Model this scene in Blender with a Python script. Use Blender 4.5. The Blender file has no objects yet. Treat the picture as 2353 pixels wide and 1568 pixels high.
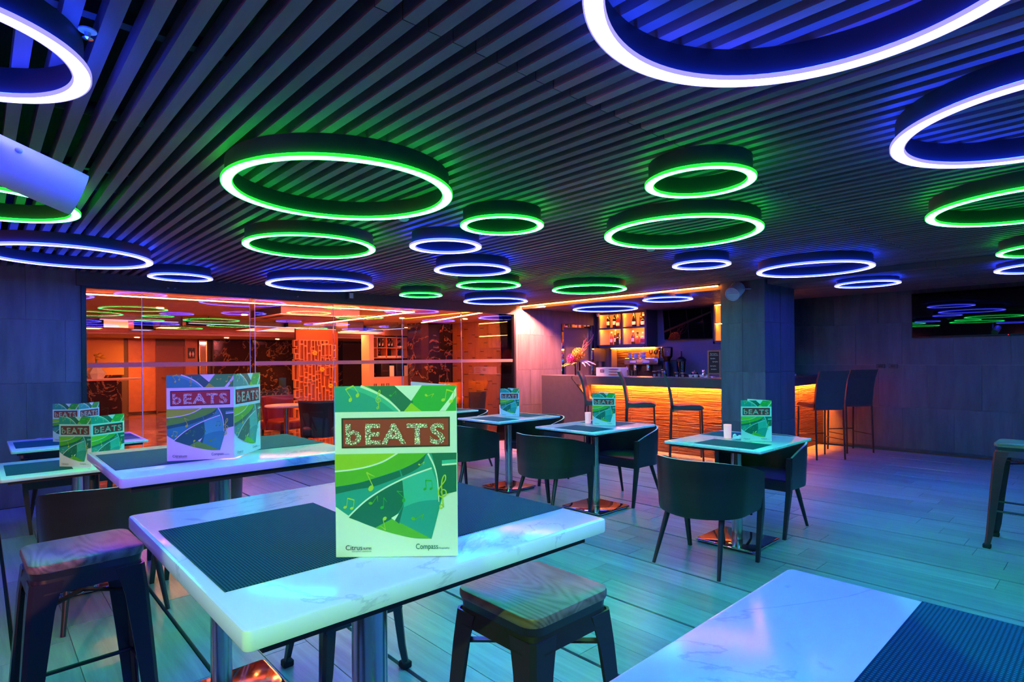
import bpy, bmesh, math, random
from mathutils import Vector, Matrix
random.seed(7)
sc = bpy.context.scene
COL = sc.collection
PI = math.pi

# ------------------------------------------------------------------ camera
EYE = 1.38
YAW, ROLL = 0.8223776, -0.0089733
FPX, W, H, CY = 1324.0, 2353.0, 1568.0, 825.0
fw = Vector((math.cos(YAW), math.sin(YAW), 0)); rt = Vector((math.sin(YAW), -math.cos(YAW), 0)); up = Vector((0, 0, 1))
r_ = rt*math.cos(ROLL)+up*math.sin(ROLL); u_ = -rt*math.sin(ROLL)+up*math.cos(ROLL)
cd = bpy.data.cameras.new('camera'); cam = bpy.data.objects.new('camera', cd); COL.objects.link(cam)
cd.sensor_width = 36.0; cd.sensor_fit = 'HORIZONTAL'; cd.lens = FPX/W*36.0
cd.shift_y = (CY-H/2)/W; cd.clip_start = 0.02; cd.clip_end = 200
cam.matrix_world = Matrix(((r_.x, u_.x, -fw.x, 0), (r_.y, u_.y, -fw.y, 0), (r_.z, u_.z, -fw.z, EYE), (0, 0, 0, 1)))
sc.camera = cam

# ------------------------------------------------------------------ world and exposure
wd = bpy.data.worlds.new('world'); sc.world = wd; wd.use_nodes = True
wd.node_tree.nodes['Background'].inputs[0].default_value = (0.010, 0.011, 0.022, 1)
wd.node_tree.nodes['Background'].inputs[1].default_value = 1.0
vs = sc.view_settings
vs.view_transform = 'Standard'; vs.look = 'None'; vs.exposure = 0.3; vs.gamma = 1.0; vs.use_curve_mapping = False
sc.cycles.use_denoising = True
sc.cycles.sample_clamp_indirect = 6.0
sc.cycles.max_bounces = 10; sc.cycles.transparent_max_bounces = 16
sc.cycles.caustics_reflective = False; sc.cycles.caustics_refractive = False

# light levels of the ring lamps and the warm ceiling line
BLUE_CORE = (3.2, 3.6, 80.0)
GREEN_CORE = (1.0, 38.0, 7.0)
BLUE_RIM = (0.36, 0.32, 1.0)
GREEN_RIM = (0.03, 0.95, 0.05)
BLUE_GLOW = (0.3, 1.6, 42.0)
GREEN_GLOW = (0.05, 12.0, 0.6)
WARM_STRIP = (48.0, 11.0, 1.2)

# spot lamps: beams of the added effect light, lobby downlights and wall washer
def spot(loc, to, col, energy, angle, blend=0.08, radius=0.01):
    l = bpy.data.lights.new('spot_beam', 'SPOT'); o = bpy.data.objects.new('spot_beam', l); COL.objects.link(o)
    l.color = col; l.energy = energy; l.spot_size = math.radians(angle); l.spot_blend = blend; l.shadow_soft_size = radius
    o.location = loc
    o.rotation_euler = (Vector(to)-Vector(loc)).to_track_quat('-Z', 'Y').to_euler()
    return o

# ------------------------------------------------------------------ materials
MATS = {}
def newmat(name):
    m = bpy.data.materials.new(name); m.use_nodes = True
    MATS[name] = m
    return m, m.node_tree, m.node_tree.nodes['Principled BSDF']
def lk(nt, a, b): nt.links.new(a, b)
def plain(name, col, rough=0.5, metal=0.0, spec=0.5, emit=None, es=1.0, coat=0.0, alpha=None, trans=0.0, noise=0.0, nscale=40.0):
    m, nt, b = newmat(name)
    b.inputs['Base Color'].default_value = (*col, 1); b.inputs['Roughness'].default_value = rough
    b.inputs['Metallic'].default_value = metal; b.inputs['Specular IOR Level'].default_value = spec
    b.inputs['Coat Weight'].default_value = coat; b.inputs['Transmission Weight'].default_value = trans
    if emit: b.inputs['Emission Color'].default_value = (*emit, 1); b.inputs['Emission Strength'].default_value = es
    if noise:
        tc = nt.nodes.new('ShaderNodeTexCoord'); n = nt.nodes.new('ShaderNodeTexNoise'); n.inputs['Scale'].default_value = nscale; n.inputs['Detail'].default_value = 4
        mx = nt.nodes.new('ShaderNodeMix'); mx.data_type = 'RGBA'
        lk(nt, tc.outputs['Object'], n.inputs['Vector']); lk(nt, n.outputs['Fac'], mx.inputs[0])
        mx.inputs[6].default_value = (*[c*(1-noise) for c in col], 1); mx.inputs[7].default_value = (*[min(1, c*(1+noise)) for c in col], 1)
        lk(nt, mx.outputs[2], b.inputs['Base Color'])
    return m
def emitter(name, col, s=1.0):
    m = bpy.data.materials.new(name); m.use_nodes = True; nt = m.node_tree; nt.nodes.clear()
    e = nt.nodes.new('ShaderNodeEmission'); o = nt.nodes.new('ShaderNodeOutputMaterial')
    mx = max(col); e.inputs[0].default_value = (*[c/mx for c in col], 1); e.inputs[1].default_value = mx*s
    lk(nt, e.outputs[0], o.inputs[0]); MATS[name] = m
    return m
def ramp(nt, stops):
    r = nt.nodes.new('ShaderNodeValToRGB'); e = r.color_ramp.elements
    while len(e) > 1: e.remove(e[0])
    e[0].position = stops[0][0]; e[0].color = (*stops[0][1], 1)
    for p, c in stops[1:]:
        k = e.new(p); k.color = (*c, 1)
    return r
def wood(name, cols, axis='Y', scale=1.0, rough=0.4, spec=0.5, var=0.25, rings=0.0, bump=0.05, stretch=14.0, coord='Object', coat=0.0, metal=0.0):
    """grain running along one axis; every object shifts the grain and tone by its own random number"""
    m, nt, b = newmat(name)
    tc = nt.nodes.new('ShaderNodeTexCoord'); mp = nt.nodes.new('ShaderNodeMapping'); oi = nt.nodes.new('ShaderNodeObjectInfo')
    s = [stretch*scale]*3; s['XYZ'.index(axis)] = scale
    mp.inputs['Scale'].default_value = s
    vm = nt.nodes.new('ShaderNodeVectorMath'); vm.operation = 'SCALE'; vm.inputs[0].default_value = (7.3, 13.1, 5.7); lk(nt, oi.outputs['Random'], vm.inputs['Scale'])
    lk(nt, tc.outputs[coord], mp.inputs['Vector']); lk(nt, vm.outputs[0], mp.inputs['Location'])
    n = nt.nodes.new('ShaderNodeTexNoise'); n.inputs['Scale'].default_value = 1.6; n.inputs['Detail'].default_value = 7; n.inputs['Roughness'].default_value = 0.62; n.inputs['Distortion'].default_value = 0.35
    lk(nt, mp.outputs[0], n.inputs['Vector']); fac = n.outputs['Fac']
    if rings:
        m2 = nt.nodes.new('ShaderNodeMapping'); s2 = [rings, rings, rings]; s2['XYZ'.index(axis)] = rings*0.18; m2.inputs['Scale'].default_value = s2
        lk(nt, tc.outputs[coord], m2.inputs['Vector']); lk(nt, vm.outputs[0], m2.inputs['Location'])
        n2 = nt.nodes.new('ShaderNodeTexNoise'); n2.inputs['Scale'].default_value = 1.0; n2.inputs['Detail'].default_value = 1.5; n2.inputs['Distortion'].default_value = 0.4; lk(nt, m2.outputs[0], n2.inputs['Vector'])
        k1 = nt.nodes.new('ShaderNodeMath'); k1.operation = 'MULTIPLY'; lk(nt, n2.outputs['Fac'], k1.inputs[0]); k1.inputs[1].default_value = 150.0
        k2 = nt.nodes.new('ShaderNodeMath'); k2.operation = 'SINE'; lk(nt, k1.outputs[0], k2.inputs[0])
        mm = nt.nodes.new('ShaderNodeMath'); mm.operation = 'MULTIPLY_ADD'; lk(nt, k2.outputs[0], mm.inputs[0]); mm.inputs[1].default_value = 0.14; lk(nt, fac, mm.inputs[2]); fac = mm.outputs[0]
    rp = ramp(nt, [(0.28, cols[0]), (0.5, cols[1]), (0.72, cols[2])]); lk(nt, fac, rp.inputs[0])
    hs = nt.nodes.new('ShaderNodeHueSaturation'); mr = nt.nodes.new('ShaderNodeMapRange'); mr.inputs['To Min'].default_value = 1-var; mr.inputs['To Max'].default_value = 1+var
    lk(nt, oi.outputs['Random'], mr.inputs['Value']); lk(nt, mr.outputs[0], hs.inputs['Value']); lk(nt, rp.outputs[0], hs.inputs['Color']); lk(nt, hs.outputs[0], b.inputs['Base Color'])
    b.inputs['Roughness'].default_value = rough; b.inputs['Specular IOR Level'].default_value = spec; b.inputs['Coat Weight'].default_value = coat; b.inputs['Metallic'].default_value = metal
    if bump:
        bp = nt.nodes.new('ShaderNodeBump'); bp.inputs['Strength'].default_value = bump; bp.inputs['Distance'].default_value = 0.01; lk(nt, fac, bp.inputs['Height']); lk(nt, bp.outputs[0], b.inputs['Normal'])
    return m
def marble(name, base, vein, dark=0.0, scale=2.2, rough=0.18, rnd=True, width=0.03, blotch=None):
    m, nt, b = newmat(name)
    tc = nt.nodes.new('ShaderNodeTexCoord'); mp = nt.nodes.new('ShaderNodeMapping'); lk(nt, tc.outputs['Object'], mp.inputs['Vector']); mp.inputs['Rotation'].default_value = (0.2, 0.3, 0.5)
    if rnd:
        oi = nt.nodes.new('ShaderNodeObjectInfo'); vm = nt.nodes.new('ShaderNodeVectorMath'); vm.operation = 'SCALE'; vm.inputs[0].default_value = (9.3, 4.1, 6.7)
        lk(nt, oi.outputs['Random'], vm.inputs['Scale']); lk(nt, vm.outputs[0], mp.inputs['Location'])
    n = nt.nodes.new('ShaderNodeTexNoise'); n.inputs['Scale'].default_value = scale; n.inputs['Detail'].default_value = 9; n.inputs['Roughness'].default_value = 0.6; n.inputs['Distortion'].default_value = 1.3
    lk(nt, mp.outputs[0], n.inputs['Vector'])
    w = width
    rp = ramp(nt, [(0.0, base), (0.5-w*1.6, base), (0.5-w*0.25, vein), (0.5+w*0.25, vein), (0.5+w*1.6, base), (1.0, base)]); lk(nt, n.outputs['Fac'], rp.inputs[0])
    out = rp.outputs[0]
    n2 = nt.nodes.new('ShaderNodeTexNoise'); n2.inputs['Scale'].default_value = scale*7; n2.inputs['Detail'].default_value = 5; n2.inputs['Distortion'].default_value = 0.6; lk(nt, mp.outputs[0], n2.inputs['Vector'])
    r2 = ramp(nt, [(0.0, (0, 0, 0)), (0.66, (0, 0, 0)), (0.72, (1, 1, 1))]); lk(nt, n2.outputs['Fac'], r2.inputs[0])
    mx = nt.nodes.new('ShaderNodeMix'); mx.data_type = 'RGBA'; mf = nt.nodes.new('ShaderNodeMath'); mf.operation = 'MULTIPLY'; mf.inputs[1].default_value = 0.55; lk(nt, r2.outputs[0], mf.inputs[0]); lk(nt, mf.outputs[0], mx.inputs[0])
    lk(nt, out, mx.inputs[6]); mx.inputs[7].default_value = (*(blotch or vein), 1)
    lk(nt, mx.outputs[2], b.inputs['Base Color']); b.inputs['Roughness'].default_value = rough; b.inputs['Specular IOR Level'].default_value = 0.32
    return m
def tile_mat(name, c0, c1, rough=0.45):
    """cement-look wall tile: vertical streaks, tone differs from tile to tile"""
    m, nt, b = newmat(name)
    tc = nt.nodes.new('ShaderNodeTexCoord'); mp = nt.nodes.new('ShaderNodeMapping'); mp.inputs['Scale'].default_value = (9, 9, 1.3); oi = nt.nodes.new('ShaderNodeObjectInfo')
    vm = nt.nodes.new('ShaderNodeVectorMath'); vm.operation = 'SCALE'; vm.inputs[0].default_value = (17.3, 4.1, 6.7); lk(nt, oi.outputs['Random'], vm.inputs['Scale'])
    lk(nt, tc.outputs['Object'], mp.inputs['Vector']); lk(nt, vm.outputs[0], mp.inputs['Location'])
    n = nt.nodes.new('ShaderNodeTexNoise'); n.inputs['Scale'].default_value = 1.1; n.inputs['Detail'].default_value = 8; n.inputs['Roughness'].default_value = 0.65; lk(nt, mp.outputs[0], n.inputs['Vector'])
    rp = ramp(nt, [(0.3, c0), (0.7, c1)]); lk(nt, n.outputs['Fac'], rp.inputs[0])
    hs = nt.nodes.new('ShaderNodeHueSaturation'); mr = nt.nodes.new('ShaderNodeMapRange'); mr.inputs['To Min'].default_value = 0.85; mr.inputs['To Max'].default_value = 1.15
    lk(nt, oi.outputs['Random'], mr.inputs['Value']); lk(nt, mr.outputs[0], hs.inputs['Value']); lk(nt, rp.outputs[0], hs.inputs['Color']); lk(nt, hs.outputs[0], b.inputs['Base Color'])
    b.inputs['Roughness'].default_value = rough
    return m
def glass_mat(name, tint=(1, 1, 1), ior=1.5, rough=0.0):
    m = bpy.data.materials.new(name); m.use_nodes = True; nt = m.node_tree; nt.nodes.clear(); MATS[name] = m
    t = nt.nodes.new('ShaderNodeBsdfTransparent'); t.inputs[0].default_value = (*tint, 1)
    g = nt.nodes.new('ShaderNodeBsdfGlossy'); g.inputs['Roughness'].default_value = rough
    f = nt.nodes.new('ShaderNodeFresnel'); f.inputs[0].default_value = ior; mx = nt.nodes.new('ShaderNodeMixShader'); o = nt.nodes.new('ShaderNodeOutputMaterial')
    lk(nt, f.outputs[0], mx.inputs[0]); lk(nt, t.outputs[0], mx.inputs[1]); lk(nt, g.outputs[0], mx.inputs[2]); lk(nt, mx.outputs[0], o.inputs[0])
    return m
def weave_mat(name, c0, c1, scale=150.0, rot=0.0):
    m, nt, b = newmat(name)
    tc = nt.nodes.new('ShaderNodeTexCoord'); outs = []
    for d in ('X', 'Y'):
        w = nt.nodes.new('ShaderNodeTexWave'); w.bands_direction = d; w.inputs['Scale'].default_value = scale; lk(nt, tc.outputs['Object'], w.inputs['Vector']); outs.append(w.outputs['Fac'])
    mm = nt.nodes.new('ShaderNodeMath'); mm.operation = 'MULTIPLY'; lk(nt, outs[0], mm.inputs[0]); lk(nt, outs[1], mm.inputs[1])
    rp = ramp(nt, [(0.1, c0), (0.6, c1)]); lk(nt, mm.outputs[0], rp.inputs[0]); lk(nt, rp.outputs[0], b.inputs['Base Color'])
    bp = nt.nodes.new('ShaderNodeBump'); bp.inputs['Strength'].default_value = 0.6; bp.inputs['Distance'].default_value = 0.002; lk(nt, mm.outputs[0], bp.inputs['Height']); lk(nt, bp.outputs[0], b.inputs['Normal'])
    b.inputs['Roughness'].default_value = 0.6; b.inputs['Specular IOR Level'].default_value = 0.03
    return m
def ripple_mat(name, cols, rough=0.45):
    """bar front: sawn timber cladding with long horizontal ripples"""
    m, nt, b = newmat(name)
    tc = nt.nodes.new('ShaderNodeTexCoord'); mp = nt.nodes.new('ShaderNodeMapping'); mp.inputs['Scale'].default_value = (1.2, 1.2, 22.0); lk(nt, tc.outputs['Object'], mp.inputs['Vector'])
    n = nt.nodes.new('ShaderNodeTexNoise'); n.inputs['Scale'].default_value = 2.6; n.inputs['Detail'].default_value = 5; n.inputs['Distortion'].default_value = 0.5; lk(nt, mp.outputs[0], n.inputs['Vector'])
    rp = ramp(nt, [(0.3, cols[0]), (0.65, cols[1])]); lk(nt, n.outputs['Fac'], rp.inputs[0]); lk(nt, rp.outputs[0], b.inputs['Base Color'])
    bp = nt.nodes.new('ShaderNodeBump'); bp.inputs['Strength'].default_value = 0.9; bp.inputs['Distance'].default_value = 0.02; lk(nt, n.outputs['Fac'], bp.inputs['Height']); lk(nt, bp.outputs[0], b.inputs['Normal'])
    b.inputs['Roughness'].default_value = rough
    return m
def glitter_mat(name, base, hi):
    m, nt, b = newmat(name)
    tc = nt.nodes.new('ShaderNodeTexCoord'); v = nt.nodes.new('ShaderNodeTexVoronoi'); v.feature = 'DISTANCE_TO_EDGE'; v.inputs['Scale'].default_value = 260; lk(nt, tc.outputs['Object'], v.inputs['Vector'])
    n = nt.nodes.new('ShaderNodeTexNoise'); n.inputs['Scale'].default_value = 420; lk(nt, tc.outputs['Object'], n.inputs['Vector'])
    mm = nt.nodes.new('ShaderNodeMath'); mm.operation = 'MULTIPLY'; lk(nt, v.outputs['Distance'], mm.inputs[0]); lk(nt, n.outputs['Fac'], mm.inputs[1])
    rp = ramp(nt, [(0.03, base), (0.09, hi)]); lk(nt, mm.outputs[0], rp.inputs[0]); lk(nt, rp.outputs[0], b.inputs['Base Color'])
    b.inputs['Roughness'].default_value = 0.35
    return m

M = MATS
wood('plank', ((0.19, 0.215, 0.225), (0.26, 0.29, 0.305), (0.34, 0.375, 0.39)), 'Y', 0.9, rough=0.30, var=0.16, bump=0.03, stretch=16)
wood('slat', ((0.20, 0.11, 0.11), (0.23, 0.125, 0.125), (0.26, 0.145, 0.145)), 'Y', 0.8, rough=0.55, var=0.22, bump=0.02)
wood('slat_red', ((0.50, 0.18, 0.17), (0.56, 0.20, 0.19), (0.62, 0.23, 0.21)), 'Y', 0.8, rough=0.55, var=0.15, bump=0.02)
plain('void', (0.006, 0.006, 0.008), 0.9)
plain('groove', (0.012, 0.012, 0.012), 0.8)
plain('duct', (0.05, 0.055, 0.06), 0.5)
tile_mat('tile', (0.085, 0.085, 0.092), (0.15, 0.148, 0.155))
plain('grout', (0.30, 0.29, 0.30), 0.8)
plain('bulkhead', (0.06, 0.058, 0.062), 0.6, noise=0.15)
marble('marble_white', (0.80, 0.80, 0.80), (0.60, 0.61, 0.64), scale=1.6, rough=0.14, width=0.006, blotch=(0.5, 0.51, 0.55))
marble('marble_brown', (0.030, 0.013, 0.010), (0.36, 0.17, 0.09), scale=1.5, rough=0.12, width=0.009, blotch=(0.09, 0.04, 0.03))
marble('marble_black', (0.008, 0.006, 0.007), (0.22, 0.10, 0.07), scale=1.5, rough=0.10, width=0.014, blotch=(0.02, 0.012, 0.012))
marble('marble_floor', (0.055, 0.024, 0.016), (0.42, 0.22, 0.12), scale=1.3, rough=0.10, width=0.03, blotch=(0.11, 0.05, 0.03))
plain('underboard', (0.022, 0.014, 0.012), 0.5)
plain('steel', (0.62, 0.62, 0.64), 0.22, 1.0)
plain('chrome', (0.80, 0.80, 0.82), 0.07, 1.0)
plain('black_metal', (0.018, 0.018, 0.022), 0.38, 0.0)
plain('gunmetal', (0.034, 0.033, 0.038), 0.28, 0.35)
plain('rubber', (0.01, 0.01, 0.01), 0.8)
wood('stool_wood', ((0.10, 0.07, 0.055), (0.18, 0.13, 0.105), (0.23, 0.17, 0.14)), 'Y', 2.0, rough=0.38, var=0.1, rings=5, bump=0.10)
wood('veneer', ((0.012, 0.011, 0.009), (0.020, 0.018, 0.015), (0.032, 0.028, 0.023)), 'Z', 2.5, rough=0.32, var=0.1, bump=0.03, stretch=0.12)
plain('veneer_edge', (0.70, 0.60, 0.52), 0.4)
plain('leather_black', (0.014, 0.013, 0.015), 0.42, noise=0.3)
plain('leather_stool', (0.10, 0.062, 0.058), 0.40, noise=0.15)
plain('leather_red', (0.14, 0.012, 0.014), 0.45, noise=0.2)
plain('leather_orange', (0.55, 0.20, 0.04), 0.5, noise=0.1)
weave_mat('mat_weave', (0.003, 0.035, 0.050), (0.010, 0.15, 0.17), 62.0)
plain('mat_fine', (0.006, 0.085, 0.10), 0.6, spec=0.03, noise=0.15, nscale=300)
plain('paper', (0.82, 0.82, 0.80), 0.45)
plain('ink_black', (0.02, 0.02, 0.02), 0.5)
plain('ink_red', (0.42, 0.035, 0.03), 0.4)
plain('ink_g1', (0.02, 0.40, 0.06), 0.4)
plain('ink_g2', (0.005, 0.155, 0.10), 0.4)
plain('ink_teal', (0.05, 0.46, 0.36), 0.4)
plain('ink_teal2', (0.02, 0.33, 0.27), 0.4)
plain('ink_lime', (0.38, 0.58, 0.03), 0.4)
plain('ink_g3', (0.12, 0.44, 0.03), 0.4)
plain('ink_note', (0.48, 0.62, 0.05), 0.4)
glitter_mat('ink_glitter', (0.25, 0.05, 0.03), (0.95, 0.88, 0.7))
glass_mat('glass', (0.97, 0.95, 0.96), 1.5)
glass_mat('clear_glass', (0.93, 0.93, 0.93))
m, nt, b = newmat('frost_stripe')
b.inputs['Base Color'].default_value = (0.75, 0.66, 0.70, 1); b.inputs['Roughness'].default_value = 0.6
tr_ = nt.nodes.new('ShaderNodeBsdfTranslucent'); tr_.inputs[0].default_value = (0.9, 0.82, 0.84, 1); mx_ = nt.nodes.new('ShaderNodeMixShader'); mx_.inputs[0].default_value = 0.85
lk(nt, b.outputs[0], mx_.inputs[1]); lk(nt, tr_.outputs[0], mx_.inputs[2]); lk(nt, mx_.outputs[0], nt.nodes['Material Output'].inputs[0])
plain('glass_edge', (0.75, 0.72, 0.76), 0.3)
plain('frame_dark', (0.012, 0.012, 0.016), 0.4)
emitter('blue_core', BLUE_CORE); emitter('green_core', GREEN_CORE)
emitter('blue_rim', BLUE_RIM); emitter('green_rim', GREEN_RIM)
emitter('blue_glow', BLUE_GLOW); emitter('green_glow', GREEN_GLOW)
plain('drum', (0.022, 0.022, 0.028), 0.55)
emitter('warm_strip', WARM_STRIP)
emitter('warm_under', (1050.0, 190.0, 14.0))
emitter('warm_shelf', (120.0, 34.0, 4.5))
emitter('warm_cab', (150.0, 32.0, 2.0))
emitter('added_cove', (800.0, 140.0, 150.0))
emitter('added_cove_far', (70.0, 14.0, 8.0))
plain('timber_dark', (0.17, 0.065, 0.022), 0.45, noise=0.2, nscale=10)
emitter('lobby_strip', (125.0, 25.0, 5))
emitter('lobby_panel', (16, 6, 0.9))
emitter('cool_strip', (0.75, 0.65, 1.3))
emitter('downlight_face', (700, 200, 40))
ripple_mat('bar_front', ((0.040, 0.016, 0.007), (0.13, 0.052, 0.021)))
plain('bar_top', (0.085, 0.075, 0.078), 0.32, noise=0.2)
plain('bar_grey', (0.075, 0.072, 0.078), 0.5, noise=0.2, nscale=12)
plain('shelf_grey', (0.095, 0.085, 0.105), 0.5)
plain('shelf_lit', (0.78, 0.52, 0.28), 0.5)  # compartment boards with the warm cabinet light put into the colour
plain('back_wall', (0.17, 0.145, 0.17), 0.55, noise=0.12, nscale=6)
plain('tv_black', (0.003, 0.003, 0.004), 0.015, spec=0.35)
plain('tv_bezel', (0.012, 0.012, 0.014), 0.3)
plain('white_plastic', (0.84, 0.80, 0.82), 0.45)
plain('grille', (0.62, 0.56, 0.62), 0.7, noise=0.25, nscale=400)
plain('white_ceramic', (0.85, 0.83, 0.80), 0.25)
plain('box_white', (0.78, 0.74, 0.72), 0.5)
plain('sausage', (0.62, 0.16, 0.10), 0.4)
plain('mirror', (0.70, 0.66, 0.68), 0.03, 1.0)
plain('door_grey', (0.10, 0.09, 0.115), 0.45)
plain('candle_glass', (0.80, 0.62, 0.62), 0.35, emit=(1.0, 0.38, 0.30), es=0.42)  # flame glow put into the holder as emission and pink tint
emitter('flame', (5, 2.4, 0.35))
plain('napkin', (0.80, 0.84, 0.82), 0.7)
plain('lobby_ceiling', (0.66, 0.46, 0.42), 0.6)
plain('lobby_wood', (0.50, 0.19, 0.055), 0.45, noise=0.2, nscale=10)
plain('lobby_door', (0.20, 0.062, 0.02), 0.45, noise=0.15, nscale=10)
plain('lobby_yellow', (0.62, 0.33, 0.06), 0.6)
plain('lobby_olive', (0.14, 0.09, 0.035), 0.6)
plain('lattice', (0.60, 0.26, 0.10), 0.4)
plain('gold', (0.70, 0.40, 0.13), 0.22, 1.0)
plain('pink_wall', (0.66, 0.36, 0.34), 0.5)
plain('notch', (0.02, 0.01, 0.006), 0.6)
plain('chalkboard', (0.018, 0.014, 0.016), 0.6)
plain('frame_wood', (0.36, 0.19, 0.10), 0.5)
plain('chalk', (0.85, 0.80, 0.78), 0.7)
plain('petal_orange', (0.85, 0.34, 0.02), 0.5)
plain('petal_pink', (0.75, 0.03, 0.24), 0.5)
plain('leaf_green', (0.22, 0.24, 0.03), 0.5)
plain('leaf_silver', (0.30, 0.27, 0.32), 0.5)
plain('twig', (0.42, 0.16, 0.12), 0.6)
plain('petal_yellow', (0.85, 0.55, 0.04), 0.5)
for n, c in dict(b_dark=(0.012, 0.008, 0.010), b_red=(0.28, 0.03, 0.04), b_brown=(0.10, 0.03, 0.012), b_clear=(0.55, 0.42, 0.36), b_yellow=(0.55, 0.45, 0.10), b_orange=(0.75, 0.16, 0.04)).items():
    plain(n, c, 0.08, coat=0.5)
plain('label_white', (0.75, 0.66, 0.70), 0.5)
plain('label_red', (0.55, 0.05, 0.05), 0.5)
emitter('red_led', (3, 0.1, 0.1))
emitter('wall_lamp_glow', (60, 15, 20))
plain('added_lamp_body', (0.05, 0.05, 0.05), 0.4)

# ------------------------------------------------------------------ mesh helpers
class MB:
    def __init__(s): s.v = []; s.f = []; s.mi = []; s.sm = []
    def add(s, verts, faces, mi=0, smooth=False):
        b = len(s.v); s.v += [tuple(v) for v in verts]
        for f in faces: s.f.append(tuple(b+i for i in f)); s.mi.append(mi); s.sm.append(smooth)
        return s
    def box(s, x0, x1, y0, y1, z0, z1, mi=0):
        return s.add([(x0, y0, z0), (x1, y0, z0), (x1, y1, z0), (x0, y1, z0), (x0, y0, z1), (x1, y0, z1), (x1, y1, z1), (x0, y1, z1)],
                     [(0, 3, 2, 1), (4, 5, 6, 7), (0, 1, 5, 4), (1, 2, 6, 5), (2, 3, 7, 6), (3, 0, 4, 7)], mi)
    def rbox(s, x0, x1, y0, y1, z0, z1, bev=0.004, seg=2, mi=0, smooth=True, vert_only=None):
        bm = bmesh.new(); bmesh.ops.create_cube(bm, size=1.0)
        bmesh.ops.scale(bm, vec=(x1-x0, y1-y0, z1-z0), verts=bm.verts); bmesh.ops.translate(bm, vec=((x0+x1)/2, (y0+y1)/2, (z0+z1)/2), verts=bm.verts)
        if vert_only:
            ve = [e for e in bm.edges if abs(e.verts[0].co.z-e.verts[1].co.z) > 1e-6]
            bmesh.ops.bevel(bm, geom=ve, offset=vert_only, segments=5, profile=0.5, affect='EDGES')
            ee = [e for e in bm.edges if abs(e.verts[0].co.z-e.verts[1].co.z) < 1e-6]
            if bev: bmesh.ops.bevel(bm, geom=ee, offset=bev, segments=seg, profile=0.5, affect='EDGES')
        else:
            bmesh.ops.bevel(bm, geom=bm.edges[:], offset=bev, segments=seg, profile=0.5, affect='EDGES')
        bm.verts.index_update(); s.add([v.co.copy() for v in bm.verts], [[v.index for v in f.verts] for f in bm.faces], mi, smooth); bm.free()
        return s
    def lathe(s, prof, seg=20, c=(0, 0, 0), mi=0, smooth=True, cap=True):
        n = len(prof); vs = []; fs = []
        for i in range(seg):
            a = 2*PI*i/seg
            for r, z in prof: vs.append((c[0]+r*math.cos(a), c[1]+r*math.sin(a), c[2]+z))
        for i in range(seg):
            j = (i+1) % seg
            for k in range(n-1): fs.append((i*n+k, j*n+k, j*n+k+1, i*n+k+1))
        if cap:
            if prof[0][0] > 1e-6: fs.append(tuple(i*n for i in reversed(range(seg))))
            if prof[-1][0] > 1e-6: fs.append(tuple(i*n+n-1 for i in range(seg)))
        return s.add(vs, fs, mi, smooth)
    def tube(s, pts, r, seg=8, mi=0, smooth=True, cap=True):
        pts = [Vector(p) for p in pts]; n = len(pts); rs = r if isinstance(r, (list, tuple)) else [r]*n
        vs = []; fs = []; pn = None
        for i, p in enumerate(pts):
            t = (pts[min(i+1, n-1)]-pts[max(i-1, 0)]).normalized()
            if pn is None: a = t.orthogonal().normalized()
            else:
                a = pn-t*pn.dot(t); a = a.normalized() if a.length > 1e-6 else t.orthogonal().normalized()
            pn = a; b = t.cross(a)
            for k in range(seg):
                q = 2*PI*k/seg; vs.append(p+a*math.cos(q)*rs[i]+b*math.sin(q)*rs[i])
        for i in range(n-1):
            for k in range(seg):
                l = (k+1) % seg; fs.append((i*seg+k, i*seg+l, (i+1)*seg+l, (i+1)*seg+k))
        if cap: fs.append(tuple(reversed(range(seg)))); fs.append(tuple((n-1)*seg+k for k in range(seg)))
        return s.add(vs, fs, mi, smooth)
    def bar(s, a, b, w, h, mi=0, upv=(0, 0, 1)):
        a, b = Vector(a), Vector(b); t = (b-a).normalized(); upv = Vector(upv)
        sd = t.cross(upv); sd = sd.normalized() if sd.length > 1e-6 else t.orthogonal().normalized(); u = sd.cross(t)
        vs = []
        for p in (a, b):
            for i, j in ((-1, -1), (1, -1), (1, 1), (-1, 1)): vs.append(p+sd*i*w/2+u*j*h/2)
        return s.add(vs, [(0, 1, 2, 3), (7, 6, 5, 4), (0, 4, 5, 1), (1, 5, 6, 2), (2, 6, 7, 3), (3, 7, 4, 0)], mi)
    def prism(s, poly, fn, t0, t1, mi=0, smooth=False):
        """poly of (u, v); fn(u, v, t) gives the point; extruded from t0 to t1"""
        n = len(poly); vs = [fn(u, v, t0) for u, v in poly]+[fn(u, v, t1) for u, v in poly]
        fs = [tuple(reversed(range(n))), tuple(range(n, 2*n))]+[(i, (i+1) % n, n+(i+1) % n, n+i) for i in range(n)]
        return s.add(vs, fs, mi, smooth)
    def ring(s, ro, ri, z0, z1, seg=72, mi=0, c=(0, 0), smooth=False):
        vs = []; fs = []
        for i in range(seg):
            a = 2*PI*i/seg; ca, sa = math.cos(a), math.sin(a)
            for r, z in ((ro, z0), (ro, z1), (ri, z1), (ri, z0)): vs.append((c[0]+r*ca, c[1]+r*sa, z))
        for i in range(seg):
            j = (i+1) % seg
            for k in range(4): l = (k+1) % 4; fs.append((i*4+k, j*4+k, j*4+l, i*4+l))
        return s.add(vs, fs, mi, smooth)
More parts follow.
